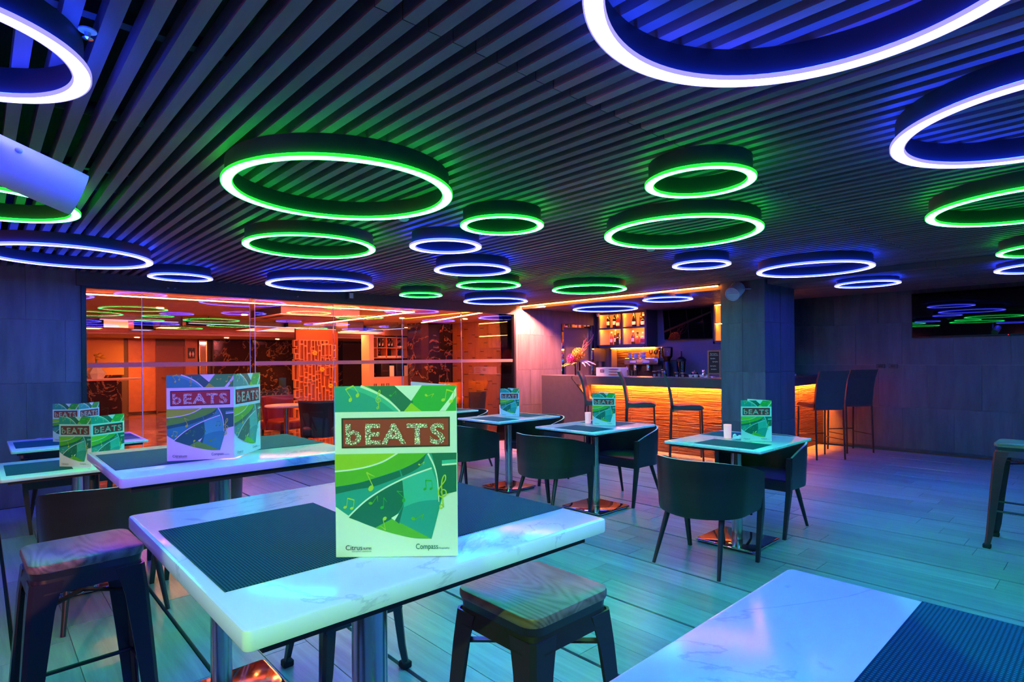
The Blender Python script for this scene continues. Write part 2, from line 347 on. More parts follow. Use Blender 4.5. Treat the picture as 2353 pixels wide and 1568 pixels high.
    def blob(s, c, rx, ry, rz, seg=10, rings=6, mi=0, jit=0.0):
        vs = [(c[0], c[1], c[2]-rz)]; fs = []
        for i in range(1, rings):
            p = -PI/2+PI*i/rings
            for k in range(seg):
                q = 2*PI*k/seg; j = 1+random.uniform(-jit, jit)
                vs.append((c[0]+rx*math.cos(p)*math.cos(q)*j, c[1]+ry*math.cos(p)*math.sin(q)*j, c[2]+rz*math.sin(p)*j))
        vs.append((c[0], c[1], c[2]+rz)); t = len(vs)-1
        for k in range(seg):
            l = (k+1) % seg; fs.append((0, 1+l, 1+k)); fs.append((t, 1+(rings-2)*seg+k, 1+(rings-2)*seg+l))
            for i in range(rings-2): fs.append((1+i*seg+k, 1+i*seg+l, 1+(i+1)*seg+l, 1+(i+1)*seg+k))
        return s.add(vs, fs, mi, True)
    def mesh(s, name, mats):
        me = bpy.data.meshes.new(name); me.from_pydata(s.v, [], s.f)
        for m in ([mats] if isinstance(mats, str) else mats): me.materials.append(M[m])
        me.polygons.foreach_set('material_index', s.mi); me.polygons.foreach_set('use_smooth', s.sm)
        if any(s.sm):
            try: me.set_sharp_from_angle(angle=math.radians(38))
            except Exception: pass
        me.update(); return me
    def build(s, name, mats, parent=None):
        return mob(name, s.mesh(name, mats), parent)
def mob(name, me, parent=None):
    o = bpy.data.objects.new(name, me); COL.objects.link(o)
    if parent: o.parent = parent
    return o
def tag(o, label=None, cat=None, group=None, kind=None):
    if label: o['label'] = label
    if cat: o['category'] = cat
    if group: o['group'] = group
    if kind: o['kind'] = kind
    return o
def thing(name, label, cat, loc=(0, 0, 0), rz=0.0, group=None):
    o = bpy.data.objects.new(name, None); COL.objects.link(o); o.empty_display_size = 0.1
    o.location = loc; o.rotation_euler = (0, 0, rz)
    return tag(o, label, cat, group)
KIDS = {}
def dup(root, loc=None, rz=None, label=None):
    """a copy of a thing with copies of its parts and sub-parts, sharing their meshes"""
    def cp(o, par):
        c = o.copy(); COL.objects.link(c); c.parent = par
        for ch in [x for x in ALLKIDS(o)]: cp(ch, c)
        return c
    r = cp(root, None)
    if loc is not None: r.location = loc
    if rz is not None: r.rotation_euler = (0, 0, rz)
    if label: r['label'] = label
    return r
def ALLKIDS(o): return [x for x in o.children]
def structure(o): o['kind'] = 'structure'; return o

# ------------------------------------------------------------------ floor: grey timber boards with black grooves every third board
base = structure(MB().box(-3.0, 9.9, -2.5, 7.30, -0.08, -0.030).build('floor', 'groove'))
def cam_px(p):
    d = Vector(p)-Vector((0, 0, EYE)); w = d.dot(fw)
    if w < 0.05: return None
    return (W/2+FPX*d.dot(r_)/w, CY-FPX*d.dot(u_)/w, w)
G0, GP = 0.120, 0.6385
LEN = 1.22
boards = []
for k in range(-5, 16):
    for j in range(3):
        wd_ = (GP-0.017)/3; x0 = G0+k*GP+0.0085+j*wd_; x1 = x0+wd_-0.002
        if x1 > 9.9 or x0 < -3.0: continue
        off = (-(k*3+j)*0.19 + (k % 4)*0.37) % LEN
        y = -2.5-off
        while y < 7.27:
            ya, yb = max(y+0.0012, -2.5), min(y+LEN-0.0012, 7.27)
            if yb-ya > 0.05:
                q = [cam_px(p) for p in ((x0, ya, 0), (x1, ya, 0), (x0, yb, 0), (x1, yb, 0), ((x0+x1)/2, (ya+yb)/2, 0))]
                q = [t for t in q if t]
                vis = [t for t in q if -60 < t[0] < W+60 and 600 < t[1] < H+60]
                boards.append(((len(vis) > 0)*(yb-ya)/(min(t[2] for t in q)**2 if q else 99), x0, x1, ya, yb))
            y += LEN
boards.sort(reverse=True)
bmcache = {}
rest = MB()
for i, (pr, x0, x1, ya, yb) in enumerate(boards):
    if i < 300 and pr > 0:
        key = (round(x1-x0, 3), round(yb-ya, 2))
        if key not in bmcache:
            l, w_ = yb-ya, x1-x0
            bmcache[key] = MB().rbox(-w_/2, w_/2, -l/2, l/2, -0.030, 0, 0.0012, 1, smooth=False).mesh('board', 'plank')
        o = mob('board', bmcache[key], base); o.location = ((x0+x1)/2, (ya+yb)/2, 0)
    else:
        rest.box(x0, x1, ya, yb, -0.030, 0)
if rest.v: tag(rest.build('board_field', 'plank', base), kind='stuff')

# ------------------------------------------------------------------ walls with cement-look tiles
def tiled_wall(name, axis, at, a0, a1, z0, z1, face, tw=0.605, th=0.62, zoff=0.0, aoff=0.0, thick=0.10, holes=(), tm='tile'):
    """axis 'x': wall lies in plane x=at and runs along y; face -1/+1 is the side that shows. holes: (a0,a1,z0,z1)"""
    w = MB(); b0, b1 = (at, at+thick) if face < 0 else (at-thick, at)
    wall = None
    def bx(mb, p0, p1, q0, q1, d0, d1):
        if axis == 'x': mb.box(d0, d1, p0, p1, q0, q1)
        else: mb.box(p0, p1, d0, d1, q0, q1)
    if holes:
        h = holes[0]
        bx(w, a0, h[0], z0, z1, b0, b1); bx(w, h[1], a1, z0, z1, b0, b1); bx(w, h[0], h[1], h[3], z1, b0, b1)
        if h[2] > z0: bx(w, h[0], h[1], z0, h[2], b0, b1)
    else: bx(w, a0, a1, z0, z1, b0, b1)
    wall = structure(w.build(name, 'grout'))
    f0, f1 = (at-0.010, at) if face < 0 else (at, at+0.010)
    row = 0; z = z0+zoff-(th if zoff > 0 else 0)
    while z < z1:
        a = a0+aoff+(tw/2 if row % 2 else 0)-tw*2
        while a < a1:
            pa, pb, qa, qb = max(a, a0), min(a+tw, a1), max(z, z0), min(z+th, z1)
            segs = [(pa, pb, qa, qb)]
            for h in holes:
                out = []
                for (pa_, pb_, qa_, qb_) in segs:
                    if pb_ <= h[0] or pa_ >= h[1] or qb_ <= h[2] or qa_ >= h[3]: out.append((pa_, pb_, qa_, qb_)); continue
                    if pa_ < h[0]: out.append((pa_, h[0], qa_, qb_))
                    if pb_ > h[1]: out.append((h[1], pb_, qa_, qb_))
                    m0, m1 = max(pa_, h[0]), min(pb_, h[1])
                    if qb_ > h[3]: out.append((m0, m1, h[3], qb_))
                    if qa_ < h[2]: out.append((m0, m1, qa_, h[2]))
                segs = out
            for (p0, p1, q0, q1) in segs:
                if p1-p0 < 0.015 or q1-q0 < 0.015: continue
                g = 0.0015; t = MB(); l, hh = (p1-p0)/2-g, (q1-q0)/2-g
                if axis == 'x': t.box(-0.005, 0.005, -l, l, -hh, hh)
                else: t.box(-l, l, -0.005, 0.005, -hh, hh)
                o = t.build('tile', tm, wall); c = (f0+f1)/2
                o.location = (c, (p0+p1)/2, (q0+q1)/2) if axis == 'x' else ((p0+p1)/2, c, (q0+q1)/2)
            a += tw
        z += th; row += 1
    return wall
CZ = 2.30           # underside of the slats
WTOP = 2.50
tiled_wall('wall_right', 'x', 9.89, -2.5, 3.95, 0, WTOP, -1, aoff=-0.055)
tiled_wall('wall_front', 'y', 7.29, -3.0, 0.78, 0, WTOP, -1, zoff=0.565, aoff=0.02)
tiled_wall('wall_back', 'y', 7.29, 6.83, 9.40, 0, WTOP, -1, zoff=0.565, aoff=0.08, holes=((8.02, 8.97, 0.0, 2.03),))
tiled_wall('wall_left', 'x', -3.0, -2.5, 7.29, 0, WTOP, 1)
structure(MB().box(9.36, 9.46, 3.96, 7.29, 0, WTOP).build('wall_bar', 'back_wall'))
structure(MB().box(9.36, 9.87, 3.85, 3.955, 0, WTOP).build('wall_return', 'back_wall'))
structure(MB().box(0.74, 6.83, 7.235, 7.33, 2.165, WTOP).build('trim_1', 'bulkhead'))
structure(MB().box(9.862, 9.882, -2.5, 3.33, 0, 0.03).build('baseboard_right', 'bar_grey'))

# pillar between the tables and the bar
pil = thing('pillar', 'tall square pillar clad in dark grey tiles where the bar turns its corner', 'pillar', (7.0, 3.03, 0))
MB().box(0.011, 0.889, 0.011, 0.553, 0, 2.52).build('core', 'grout', pil)
zs = [0, 0.566, 1.186, 1.806, 2.426, 2.52]
for k in range(5):
    z0, z1 = zs[k]+0.0015, zs[k+1]-0.0015
    for a0, a1 in ((0, 0.28), (0.283, 0.564)):
        MB().box(0, 0.010, a0, a1, z0, z1).build('tile', 'tile', pil)
    for a0, a1 in ((0.0, 0.448), (0.451, 0.90)):
        MB().box(a0+0.0105, a1, 0, 0.010, z0, z1).build('tile', 'tile', pil)
    MB().box(0.890, 0.90, 0.011, 0.564, z0, z1).build('tile', 'tile', pil)
    MB().box(0.0105, 0.89, 0.554, 0.564, z0, z1).build('tile', 'tile', pil)

# ------------------------------------------------------------------ ceiling: black plenum with timber slats running away from the camera
ceil = structure(MB().box(-3.0, 9.9, -2.5, 7.29, 2.62, 2.70).build('ceiling', 'void'))
SP, SW, SH = 0.0850, 0.040, 0.060
smesh = {}
def slat(x, y0, y1, z0, m):
    key = (round(y1-y0, 3), m)
    if key not in smesh:
        l = (y1-y0)/2; smesh[key] = MB().box(-SW/2, SW/2, -l, l, 0, SH).mesh('slat', m)
    o = mob('slat', smesh[key], ceil); o.location = (x, (y0+y1)/2, z0)
n_slat = 0
x = 0.274-SP*26; i = -26
while x < 9.34:
    if -2.2 < x and not (6.88 < x < 7.06):
        z = CZ if x < 6.9 else 2.265
        end = 7.225 if x < 6.86 else 7.27
        red = i % 2 == 0 and 14 <= i <= 23
        slat(x, -2.4, 1.334, z, 'slat_red' if red else 'slat'); n_slat += 1
        blocked = 6.98 < x < 7.92
        slat(x, 1.338, 3.02 if blocked else end, z, 'slat_red' if i in (24, 25, 27, 30) else 'slat')
        if blocked: slat(x, 3.60, end, z, 'slat')
    x += SP; i += 1
# cross rails that carry the slats
for y in (-1.2, 0.4, 2.0, 3.6, 5.2, 6.8):
    MB().box(-2.3, 9.3, y-0.02, y+0.02, 2.362, 2.40).build('cross_rail', 'duct', ceil)
for (xa, xb, y, z, r) in ((-2, 9, 1.0, 2.50, 0.05), (-2, 9, 4.4, 2.52, 0.06), (-2, 3, 3.0, 2.46, 0.03)):
    MB().tube([(xa, y, z), (xb, y, z)], r, 12).build('duct_pipe', 'duct', ceil)
# lowered board along the bar with a warm light line in the gap
structure(MB().box(7.005, 7.045, 3.59, 7.28, 2.245, 2.45).build('trim_2', 'bulkhead'))
t = thing('ceiling_light_line', 'long warm orange light line recessed along the ceiling in front of the bar', 'light strip', (6.965, 5.44, 2.285))
MB().box(-0.035, 0.035, -1.83, 1.83, 0.012, 0.03).build('channel', 'black_metal', t)
MB().box(-0.010, 0.010, -1.83, 1.83, 0.0, 0.012).build('diffuser', 'warm_strip', t)

# ------------------------------------------------------------------ glass wall to the lobby
GX = [0.82, 1.31, 2.43, 2.49, 3.505, 4.573, 5.67, 6.80]
gw = structure(MB().box(0.78, 0.82, 7.25, 7.33, 0, 2.165).box(6.79, 6.83, 7.25, 7.33, 0, 2.165).box(0.82, 6.79, 7.25, 7.33, 2.145, 2.165).build('window_1', 'frame_dark'))
for k in range(7):
    a, b = GX[k]+0.003, GX[k+1]-0.003
    if k == 2: continue
    p = MB().box(a, b, 7.285, 7.295, 0.012, 2.145).build('pane', 'glass', gw)
    MB().box(a, b, 7.2845, 7.285, 1.328, 1.377).build('stripe', 'frost_stripe', p)
for xx in GX[1:-1]:
    MB().box(xx-0.0025, xx+0.0025, 7.283, 7.297, 0.012, 2.145).build('pane_edge', 'glass_edge', gw)
MB().box(2.49, 3.505, 7.27, 7.31, 0.004, 0.045).build('door_rail', 'frame_dark', gw)
MB().box(2.40, 2.49, 7.262, 7.318, 0.004, 0.05).build('pivot_fitting', 'chrome', gw)
for xx in (1.55, 1.62, 3.0):
    MB().rbox(xx-0.012, xx+0.012, 7.225, 7.236, 2.19, 2.205, 0.003, 1).build('bolt_cap', 'chrome', gw)

# ------------------------------------------------------------------ ring lights
RINGS = [ # x, y, outer radius, colour, label
 (1.340, 0.464, 0.503, 'b', 'huge blue-white ring light cut by the top edge above the front tables'),
 (2.812, 0.193, 0.482, 'b', 'large blue-white ring light at the upper right edge of the photo'),
 (-0.081, 2.105, 0.336, 'b', 'blue-white ring light cut by the upper left edge above the white speaker'),
 (0.032, 4.035, 0.404, 'g', 'green ring light cut by the left edge just under the white speaker'),
 (0.530, 5.663, 0.566, 'b', 'wide blue ring light at the left edge in front of the tiled wall'),
 (1.327, 2.646, 0.541, 'g', 'biggest green ring light, left of the middle of the ceiling'),
 (1.788, 4.065, 0.459, 'g', 'second green ring light, directly below the biggest one in the photo'),
 (2.390, 2.653, 0.260, 'g', 'small green ring light in the middle of the ceiling beside a smoke detector'),
 (2.521, 3.417, 0.264, 'b', 'small blue ring light just below the small middle green ring'),
 (2.506, 1.387, 0.253, 'g', 'small green ring light above the larger green ring on the right'),
 (3.450, 2.043, 0.510, 'g', 'large green ring light right of the middle, below a smaller green one'),
 (3.378, 4.164, 0.357, 'b', 'medium blue ring light between a small blue ring and a thin green ring'),
 (4.210, 4.909, 0.364, 'g', 'thin green ring light in the middle with blue rings above and below it'),
 (5.453, 6.205, 0.462, 'b', 'flat blue ring light by the right end of the glass wall'),
 (4.171, 6.194, 0.275, 'g', 'smallest green ring light close to the bulkhead over the glass wall'),
 (2.766, 6.041, 0.563, 'b', 'long flat blue ring light over the middle of the glass wall'),
 (1.473, 6.352, 0.282, 'b', 'small flat blue ring light over the left end of the glass wall'),
 (5.413, 4.451, 0.449, 'g', 'flat green ring light just left of the orange ceiling light line'),
 (4.765, 2.626, 0.254, 'b', 'small blue ring light left of the pillar speaker'),
 (5.862, 2.068, 0.505, 'b', 'wide flat blue ring light in front of the pillar'),
 (7.553, 2.084, 0.332, 'b', 'flat blue ring light right of the pillar towards the big screen'),
 (7.225, 4.509, 0.351, 'b', 'flat blue ring light under the ceiling above the bar screen'),
 (7.762, 6.043, 0.543, 'b', 'flat blue ring light in front of the lit bottle shelves'),
 (4.322, 0.358, 0.506, 'g', 'large green ring light cut by the right edge of the photo'),
 (6.235, 0.371, 0.400, 'g', 'small slice of a green ring light at the right edge over a blue one'),
 (7.499, 0.494, 0.450, 'b', 'thin slice of a blue ring light at the right edge above the big screen'),
 (0.150, -0.95, 0.480, 'g', 'added green ring light overhead behind the photographer'),  # from here on unseen rings, added for their green and blue light
 (1.900, -1.10, 0.480, 'b', 'added blue ring light overhead behind the photographer on the right'),
 (-1.250, 0.40, 0.400, 'b', 'added blue ring light overhead left of the photographer'),
 (3.700, -1.30, 0.450, 'g', 'added green ring light overhead to the far right of the photographer'),
]
RZ = 2.20
ringcache = {}
for (x, y, R, c, lab) in RINGS:
    wdt = 0.044+0.009*(R-0.25)/0.3
    t = thing('ring_light', lab, 'ceiling light', (x, y, RZ), 0, 'ring lights under the slatted ceiling')
    key = (round(R, 3), c)
    n = 'blue' if c == 'b' else 'green'
    top = (CZ if x < 6.9 else 2.265)-RZ-0.001
    MB().ring(R-0.019, R-wdt+0.019, 0.015, top, 72, smooth=True).build('drum', 'drum', t)
    d = MB().ring(R-0.004, R-wdt+0.004, 0.0, 0.012, 96).build('diffuser', n+'_core', t)
    MB().ring(R, R-0.0039, 0.0005, 0.0125, 96).build('rim', n+'_rim', t)
    MB().ring(R-wdt+0.0039, R-wdt, 0.0005, 0.0125, 96).build('rim', n+'_rim', t)
    MB().ring(R-0.0041, R-wdt+0.0041, 0.0121, 0.0145, 72).build('tray', n+'_glow', t)  # glowing top lip added to light the slats and drum

# ------------------------------------------------------------------ other fittings on ceiling, pillar and walls
def smoke(x, y, lab):
    t = thing('smoke_detector', lab, 'smoke detector', (x, y, CZ), 0, 'smoke detectors under the slats')
    MB().lathe([(0.065, 0), (0.065, -0.012), (0.052, -0.024), (0.03, -0.028)], 24).build('base', 'white_plastic', t)
    MB().lathe([(0.033, -0.026), (0.033, -0.045), (0.022, -0.054), (0.0, -0.056)], 20).build('sensor', 'white_plastic', t)
smoke(1.955, 3.085, 'white smoke detector at the lower right of the biggest green ring')
smoke(4.02, 2.66, 'white smoke detector below the large green ring on the right')
def speaker(loc, axis, L, r, lab, bracket):
    t = thing('speaker', lab, 'speaker', loc, 0, 'white cylinder speakers')
    a = Vector(axis).normalized(); q = a.to_track_quat('Z', 'Y')
    def put(mb, name, mat):
        mb.v = [tuple(q @ Vector(v)) for v in mb.v]; return mb.build(name, mat, t)
    put(MB().lathe([(r*0.9, -L/2), (r, -L/2+0.01), (r, L/2-0.012), (r*0.985, L/2), (r*0.90, L/2), (r*0.89, L/2-0.008)], 40, cap=False).lathe([(0.0, -L/2), (r*0.9, -L/2)], 40, cap=False), 'body', 'white_plastic')
    g = put(MB().lathe([(0.0, L/2-0.006), (r*0.88, L/2-0.008)], 40, cap=False), 'grille', 'grille')
    put(MB().box(-r*0.84, r*0.84, -0.004, 0.004, L/2-0.007, L/2-0.001), 'grille_bar', 'white_plastic')
    b = MB()
    for (p0, p1) in bracket: b.bar(p0, p1, 0.03, 0.008)
    b.build('bracket', 'white_plastic', t)
    return t
speaker((6.85, 3.325, 2.19), (-0.97, -0.04, -0.52), 0.20, 0.088, 'white cylinder speaker mounted high on the dark pillar', [((0.02, -0.09, 0.02), (0.20, -0.13, 0.03))])
tsp = speaker((0.07, 2.42, 2.015), (0.80, 0.05, -0.28), 0.40, 0.074, 'white cylinder speaker hanging at the left edge under the blue ring', [((-0.03, 0.075, 0.04), (-0.03, 0.075, 0.288)), ((-0.03, 0.03, 0.05), (-0.03, 0.09, 0.05))])
MB().blob((0.03, -0.066, 0.028), 0.010, 0.008, 0.010, 10, 6).build('screw_cap', 'white_plastic', tsp)

# screens
t = thing('large_television', 'wide black television on the right tiled wall reflecting the ring lights', 'television', (9.84, 1.05, 1.945))
MB().rbox(-0.03, 0.025, -1.10, 1.10, -0.315, 0.315, 0.006, 2).build('case', 'tv_bezel', t)
MB().box(-0.0318, -0.0302, -1.09, 1.09, -0.298, 0.305).build('screen', 'tv_black', t)
MB().box(-0.034, -0.031, 0.04, 0.048, -0.311, -0.305).build('standby_light', 'red_led', t)
t = thing('bar_television', 'black television hung on the wall behind the bar counter', 'television', (9.27, 5.38, 1.975), 0)
t.rotation_euler = (0, math.radians(-6), math.radians(4))
MB().rbox(-0.03, 0.03, -0.46, 0.46, -0.275, 0.275, 0.006, 2).build('case', 'tv_bezel', t)
MB().box(-0.0315, -0.0302, -0.45, 0.45, -0.26, 0.265).build('screen', 'tv_black', t)
MB().bar((0.03, 0, 0), (0.085, 0, 0), 0.2, 0.2).build('wall_mount', 'black_metal', t)
for k, (y, lab) in enumerate(((2.555, 'left of the two grey wall sockets right of the tall bar chairs'), (2.395, 'right of the two grey wall sockets right of the tall bar chairs'))):
    t = thing('wall_socket', lab, 'socket', (9.868, y, 1.222), 0, 'wall sockets beside the bar chairs')
    MB().rbox(-0.006, 0.012, -0.055, 0.055, -0.03, 0.03, 0.004, 1).build('plate', 'bar_grey', t)
    MB().box(-0.009, -0.006, -0.03, 0.03, -0.014, 0.014).build('insert', 'black_metal', t)
t = thing('bulkhead_sensor', 'small grey sensor box on the bulkhead above the glass wall', 'sensor', (3.72, 7.215, 2.255))
MB().rbox(-0.05, 0.05, -0.03, 0.018, -0.045, 0.045, 0.006, 1).build('case', 'bulkhead', t)
MB().box(-0.03, 0.025, -0.034, -0.030, -0.035, 0.035).build('lens', 'white_plastic', t)

# door in the tiled wall beside the bottle shelves, mirror-framed
dr = structure(MB().box(8.02, 8.97, 7.33, 7.37, 0, 2.03).build('door_1', 'door_grey'))
for (a, b, c, d) in ((8.02, 8.085, 0, 2.03), (8.905, 8.97, 0, 2.03), (8.085, 8.905, 1.965, 2.03)):
    MB().rbox(a, b, 7.265, 7.33, c, d, 0.006, 1).build('mirror_frame', 'mirror', dr)

for (x, y, lab) in ((2.44, 0.404, 'small white sprinkler head under the slats left of the large right blue ring'), (2.32, 1.318, 'tiny white sprinkler head above the small green ring on the right'), (0.230, 1.96, 'small sprinkler head between the slats right of the upper left blue ring')):
    t = thing('sprinkler_head', lab, 'sprinkler', (x, y, CZ), 0, 'sprinkler heads under the slats')
    MB().lathe([(0.022, 0.0), (0.022, -0.004), (0.008, -0.008), (0.007, -0.02), (0.0, -0.021)], 14).build('body', 'white_plastic', t)
    MB().lathe([(0.0, -0.022), (0.014, -0.024), (0.0, -0.026)], 12).build('deflector', 'chrome', t)

# ------------------------------------------------------------------ tub chairs with a bent veneer shell
def shell_mesh():
    path = []
    n = 7
    for i in range(n): path.append((0.235-(0.255)*i/n, 0.292, 0.0+i/n*0.45))
    m = 18
    for i in range(m+1):
        a = PI*i/m; path.append((-0.02-0.245*math.sin(a), 0.292*math.cos(a), None))
    for i in range(1, n+1): path.append((-0.02+(0.255)*i/n, -0.292, None))
    mb = MB(); vs = []; fs = []; mi = []
    N = len(path); tot = [0]
    for i in range(1, N): tot.append(tot[-1]+math.hypot(path[i][0]-path[i-1][0], path[i][1]-path[i-1][1]))
    for i, (x, y, _) in enumerate(path):
        s = abs(tot[i]/tot[-1]-0.5)*2               # 0 at the back, 1 at the front ends
        zt = 0.722-0.105*max(0, (s-0.25)/0.75)**1.5; zb = 0.352+0.02*s
        nx, ny = x+0.02, y
        if x > -0.02: nx = 0
        l = math.hypot(nx, ny); nx, ny = nx/l, ny/l
        for (z, d, o) in ((zb, 0.0, 0), (zb+0.015, 0.004, 0), ((zb+zt)/2, 0.012, 0), (zt, 0.016, 0), (zt, 0.000, 1), ((zb+zt)/2, -0.006, 1), (zb, -0.016, 1)):
            vs.append((x+nx*d, y+ny*d, z))
    K = 7
    b = len(mb.v)
    for i in range(N-1):
        for k in range(K):
            l = (k+1) % K; fs.append((i*K+k, i*K+l, (i+1)*K+l, (i+1)*K+k)); mi.append(1 if k == 3 else 0)
    mb.v = vs; mb.f = fs; mb.mi = mi; mb.sm = [m_ == 0 for m_ in mi]
    mb.f.append(tuple(range(K))); mb.mi.append(0); mb.sm.append(False)
    mb.f.append(tuple(reversed([(N-1)*K+k for k in range(K)]))); mb.mi.append(0); mb.sm.append(False)
    return mb.mesh('shell', ['veneer', 'veneer_edge'])
def seat_mesh():
    poly = []
    for i in range(19):
        a = PI/2+PI*i/18; poly.append((-0.02+0.225*math.cos(a), 0.27*math.sin(a)))
    poly += [(0.245, -0.27), (0.245, 0.27)]
    bm = bmesh.new(); vs = [bm.verts.new((p[0], p[1], 0.36)) for p in poly]; f = bm.faces.new(vs)
    r = bmesh.ops.extrude_face_region(bm, geom=[f]); bmesh.ops.translate(bm, vec=(0, 0, 0.085), verts=[g for g in r['geom'] if isinstance(g, bmesh.types.BMVert)])
    bmesh.ops.recalc_face_normals(bm, faces=bm.faces[:]); bmesh.ops.bevel(bm, geom=[e for e in bm.edges if abs(e.verts[0].co.z-e.verts[1].co.z) < 1e-5 and e.verts[0].co.z > 0.4], offset=0.02, segments=3, profile=0.5, affect='EDGES')
    mb = MB(); bm.verts.index_update(); mb.add([v.co.copy() for v in bm.verts], [[v.index for v in f.verts] for f in bm.faces], 0, True); bm.free()
    return mb.mesh('seat', 'leather_black')
def leg_front(sy):
    a = MB(); prof = [(0.232, 0.284*sy, 0.612, 0.036), (0.236, 0.282*sy, 0.36, 0.036), (0.25, 0.25*sy, 0.0, 0.022)]
    vs = []; fs = []
    for (x, y, z, w) in prof:
        for i, j in ((-1, -1), (1, -1), (1, 1), (-1, 1)): vs.append((x+i*w/2, y+j*w/2, z))
    for k in range(2):
        for i in range(4): l = (i+1) % 4; fs.append((k*4+i, (k+1)*4+i, (k+1)*4+l, k*4+l))
    fs += [(0, 1, 2, 3), (11, 10, 9, 8)]
    return a.add(vs, fs)
def make_chair(label, loc, rz, group='bent-shell tub chairs at the low tables'):
    t = thing('tub_chair', label, 'chair', loc, rz, group)
    mob('shell', shell_mesh(), t); mob('seat', seat_mesh(), t)
    for sy in (1, -1):
        leg_front(sy).build('leg', 'black_metal', t)
        MB().tube([(-0.12, 0.19*sy, 0.37), (-0.25, 0.232*sy, 0.0)], [0.020, 0.011], 10).build('leg', 'black_metal', t)
    return t
CH = [ (3.58, 1.97, 0, 'dark tub chair with its back to us at the low table by the pillar'),
 (4.69, 2.04, PI, 'dark tub chair on the pillar side of the low table nearest the pillar'),
 (3.745, 3.55, 0, 'dark tub chair with its back to us at the middle low table'),
 (4.65, 3.375, PI, 'dark tub chair on the bar side of the middle low table'),
 (3.70, 4.76, 0, 'dark green tub chair with its back to us just right of the big green menu'),
 (4.70, 4.63, PI, 'dark tub chair half hidden on the bar side of the third low table'),
 (4.60, 5.85, PI, 'dark tub chair at the farthest low table, only its curved rim showing'),
 (0.54, 3.92, PI/2, 'dark tub chair with a red glint on its back behind the left stool'),
 (1.12, 4.42, PI, 'dark green tub chair beside the steel column of the second marble table'),
 (0.56, 6.28, -PI/2, 'dark tub chair under the far left table by the tiled wall'),
]
chair0 = make_chair(CH[0][3], (CH[0][0], CH[0][1], 0), CH[0][2])
for (x, y, rz, lab) in CH[1:]: dup(chair0, (x, y, 0), rz, lab)

# ------------------------------------------------------------------ metal stools with timber seats
def make_stool(label, loc, rz):
    t = thing('metal_stool', label, 'stool', loc, rz, 'gunmetal stools at the high tables')
    MB().rbox(-0.157, 0.157, -0.157, 0.157, 0.722, 0.750, 0.007, 2, vert_only=0.045).build('seat', 'stool_wood', t)
    a = MB()
    for (h0, h1, z0, z1) in ((0.152, 0.149, 0.722, 0.700), (0.149, 0.158, 0.700, 0.655)):
        vs = []; n = 0
        for (h, z) in ((h0, z0), (h1, z1)):
            for (cx, cy, a0) in ((1, 1, 0), (-1, 1, 90), (-1, -1, 180), (1, -1, 270)):
                for q in range(5):
                    an = math.radians(a0+q*22.5); vs.append(((h-0.04)*cx+0.04*math.cos(an), (h-0.04)*cy+0.04*math.sin(an), z))
        n = 20; a.add(vs, [(i, n+i, n+(i+1) % n, (i+1) % n) for i in range(n)], 0, True)
    a.build('apron', 'gunmetal', t)
    for sx in (1, -1):
        for sy in (1, -1):
            vs = []; fs = []
            secs = [(0.154, 0.085, 0.690), (0.163, 0.070, 0.60), (0.180, 0.055, 0.36), (0.197, 0.042, 0.10), (0.207, 0.034, 0.012)]
            for (c, w, z) in secs:
                e = 0.012
                for (px, py) in ((c-w, c), (c-e, c), (c, c-e), (c, c-w), (c-0.006, c-w), (c-0.006, c-e*1.3), (c-e*1.3, c-0.006), (c-w, c-0.006)):
                    vs.append((px*sx, py*sy, z))
            K = 8
            for k in range(len(secs)-1):
                for i in range(K): l = (i+1) % K; fs.append((k*K+i, k*K+l, (k+1)*K+l, (k+1)*K+i))
            fs += [tuple(range(K)), tuple(reversed([(len(secs)-1)*K+i for i in range(K)]))]
            o = MB().add(vs, fs, 0, False).build('leg', 'gunmetal', t)
            MB().rbox(0.19*sx-0.023, 0.19*sx+0.023, 0.19*sy-0.023, 0.19*sy+0.023, 0.0, 0.03, 0.005, 1).build('foot', 'rubber', o)
    f = 0.178
    for (p, q) in (((f, f), (f, -f)), ((-f, f), (-f, -f)), ((f, f), (-f, f)), ((f, -f), (-f, -f))):
        MB().tube([(p[0], p[1], 0.27), (q[0], q[1], 0.27)], 0.008, 8).build('footrest', 'gunmetal', t)
    for sg in (1, -1):
        MB().bar((-0.155, -0.155*sg, 0.60), (0.155, 0.155*sg, 0.60), 0.022, 0.006).build('cross_brace', 'gunmetal', t)
    return t
ST = [(1.125, 1.135, 0.0, 'metal stool with a green-lit timber seat right of the front marble table'),
 (0.262, 2.465, 0.03, 'metal stool with a purple-lit timber seat at the lower left corner'),
 (1.21, 2.42, 0.0, 'metal stool under the front table, only its lower legs showing'),
 (0.155, 1.125, 0.0, 'metal stool at the bottom edge beside the left side of the front table'),
 (5.465, 0.525, 0.0, 'metal stool cut by the right edge of the photo'),
]
st0 = make_stool(ST[0][3], (ST[0][0], ST[0][1], 0), ST[0][2])
for (x, y, rz, lab) in ST[1:]: dup(st0, (x, y, 0), rz, lab)

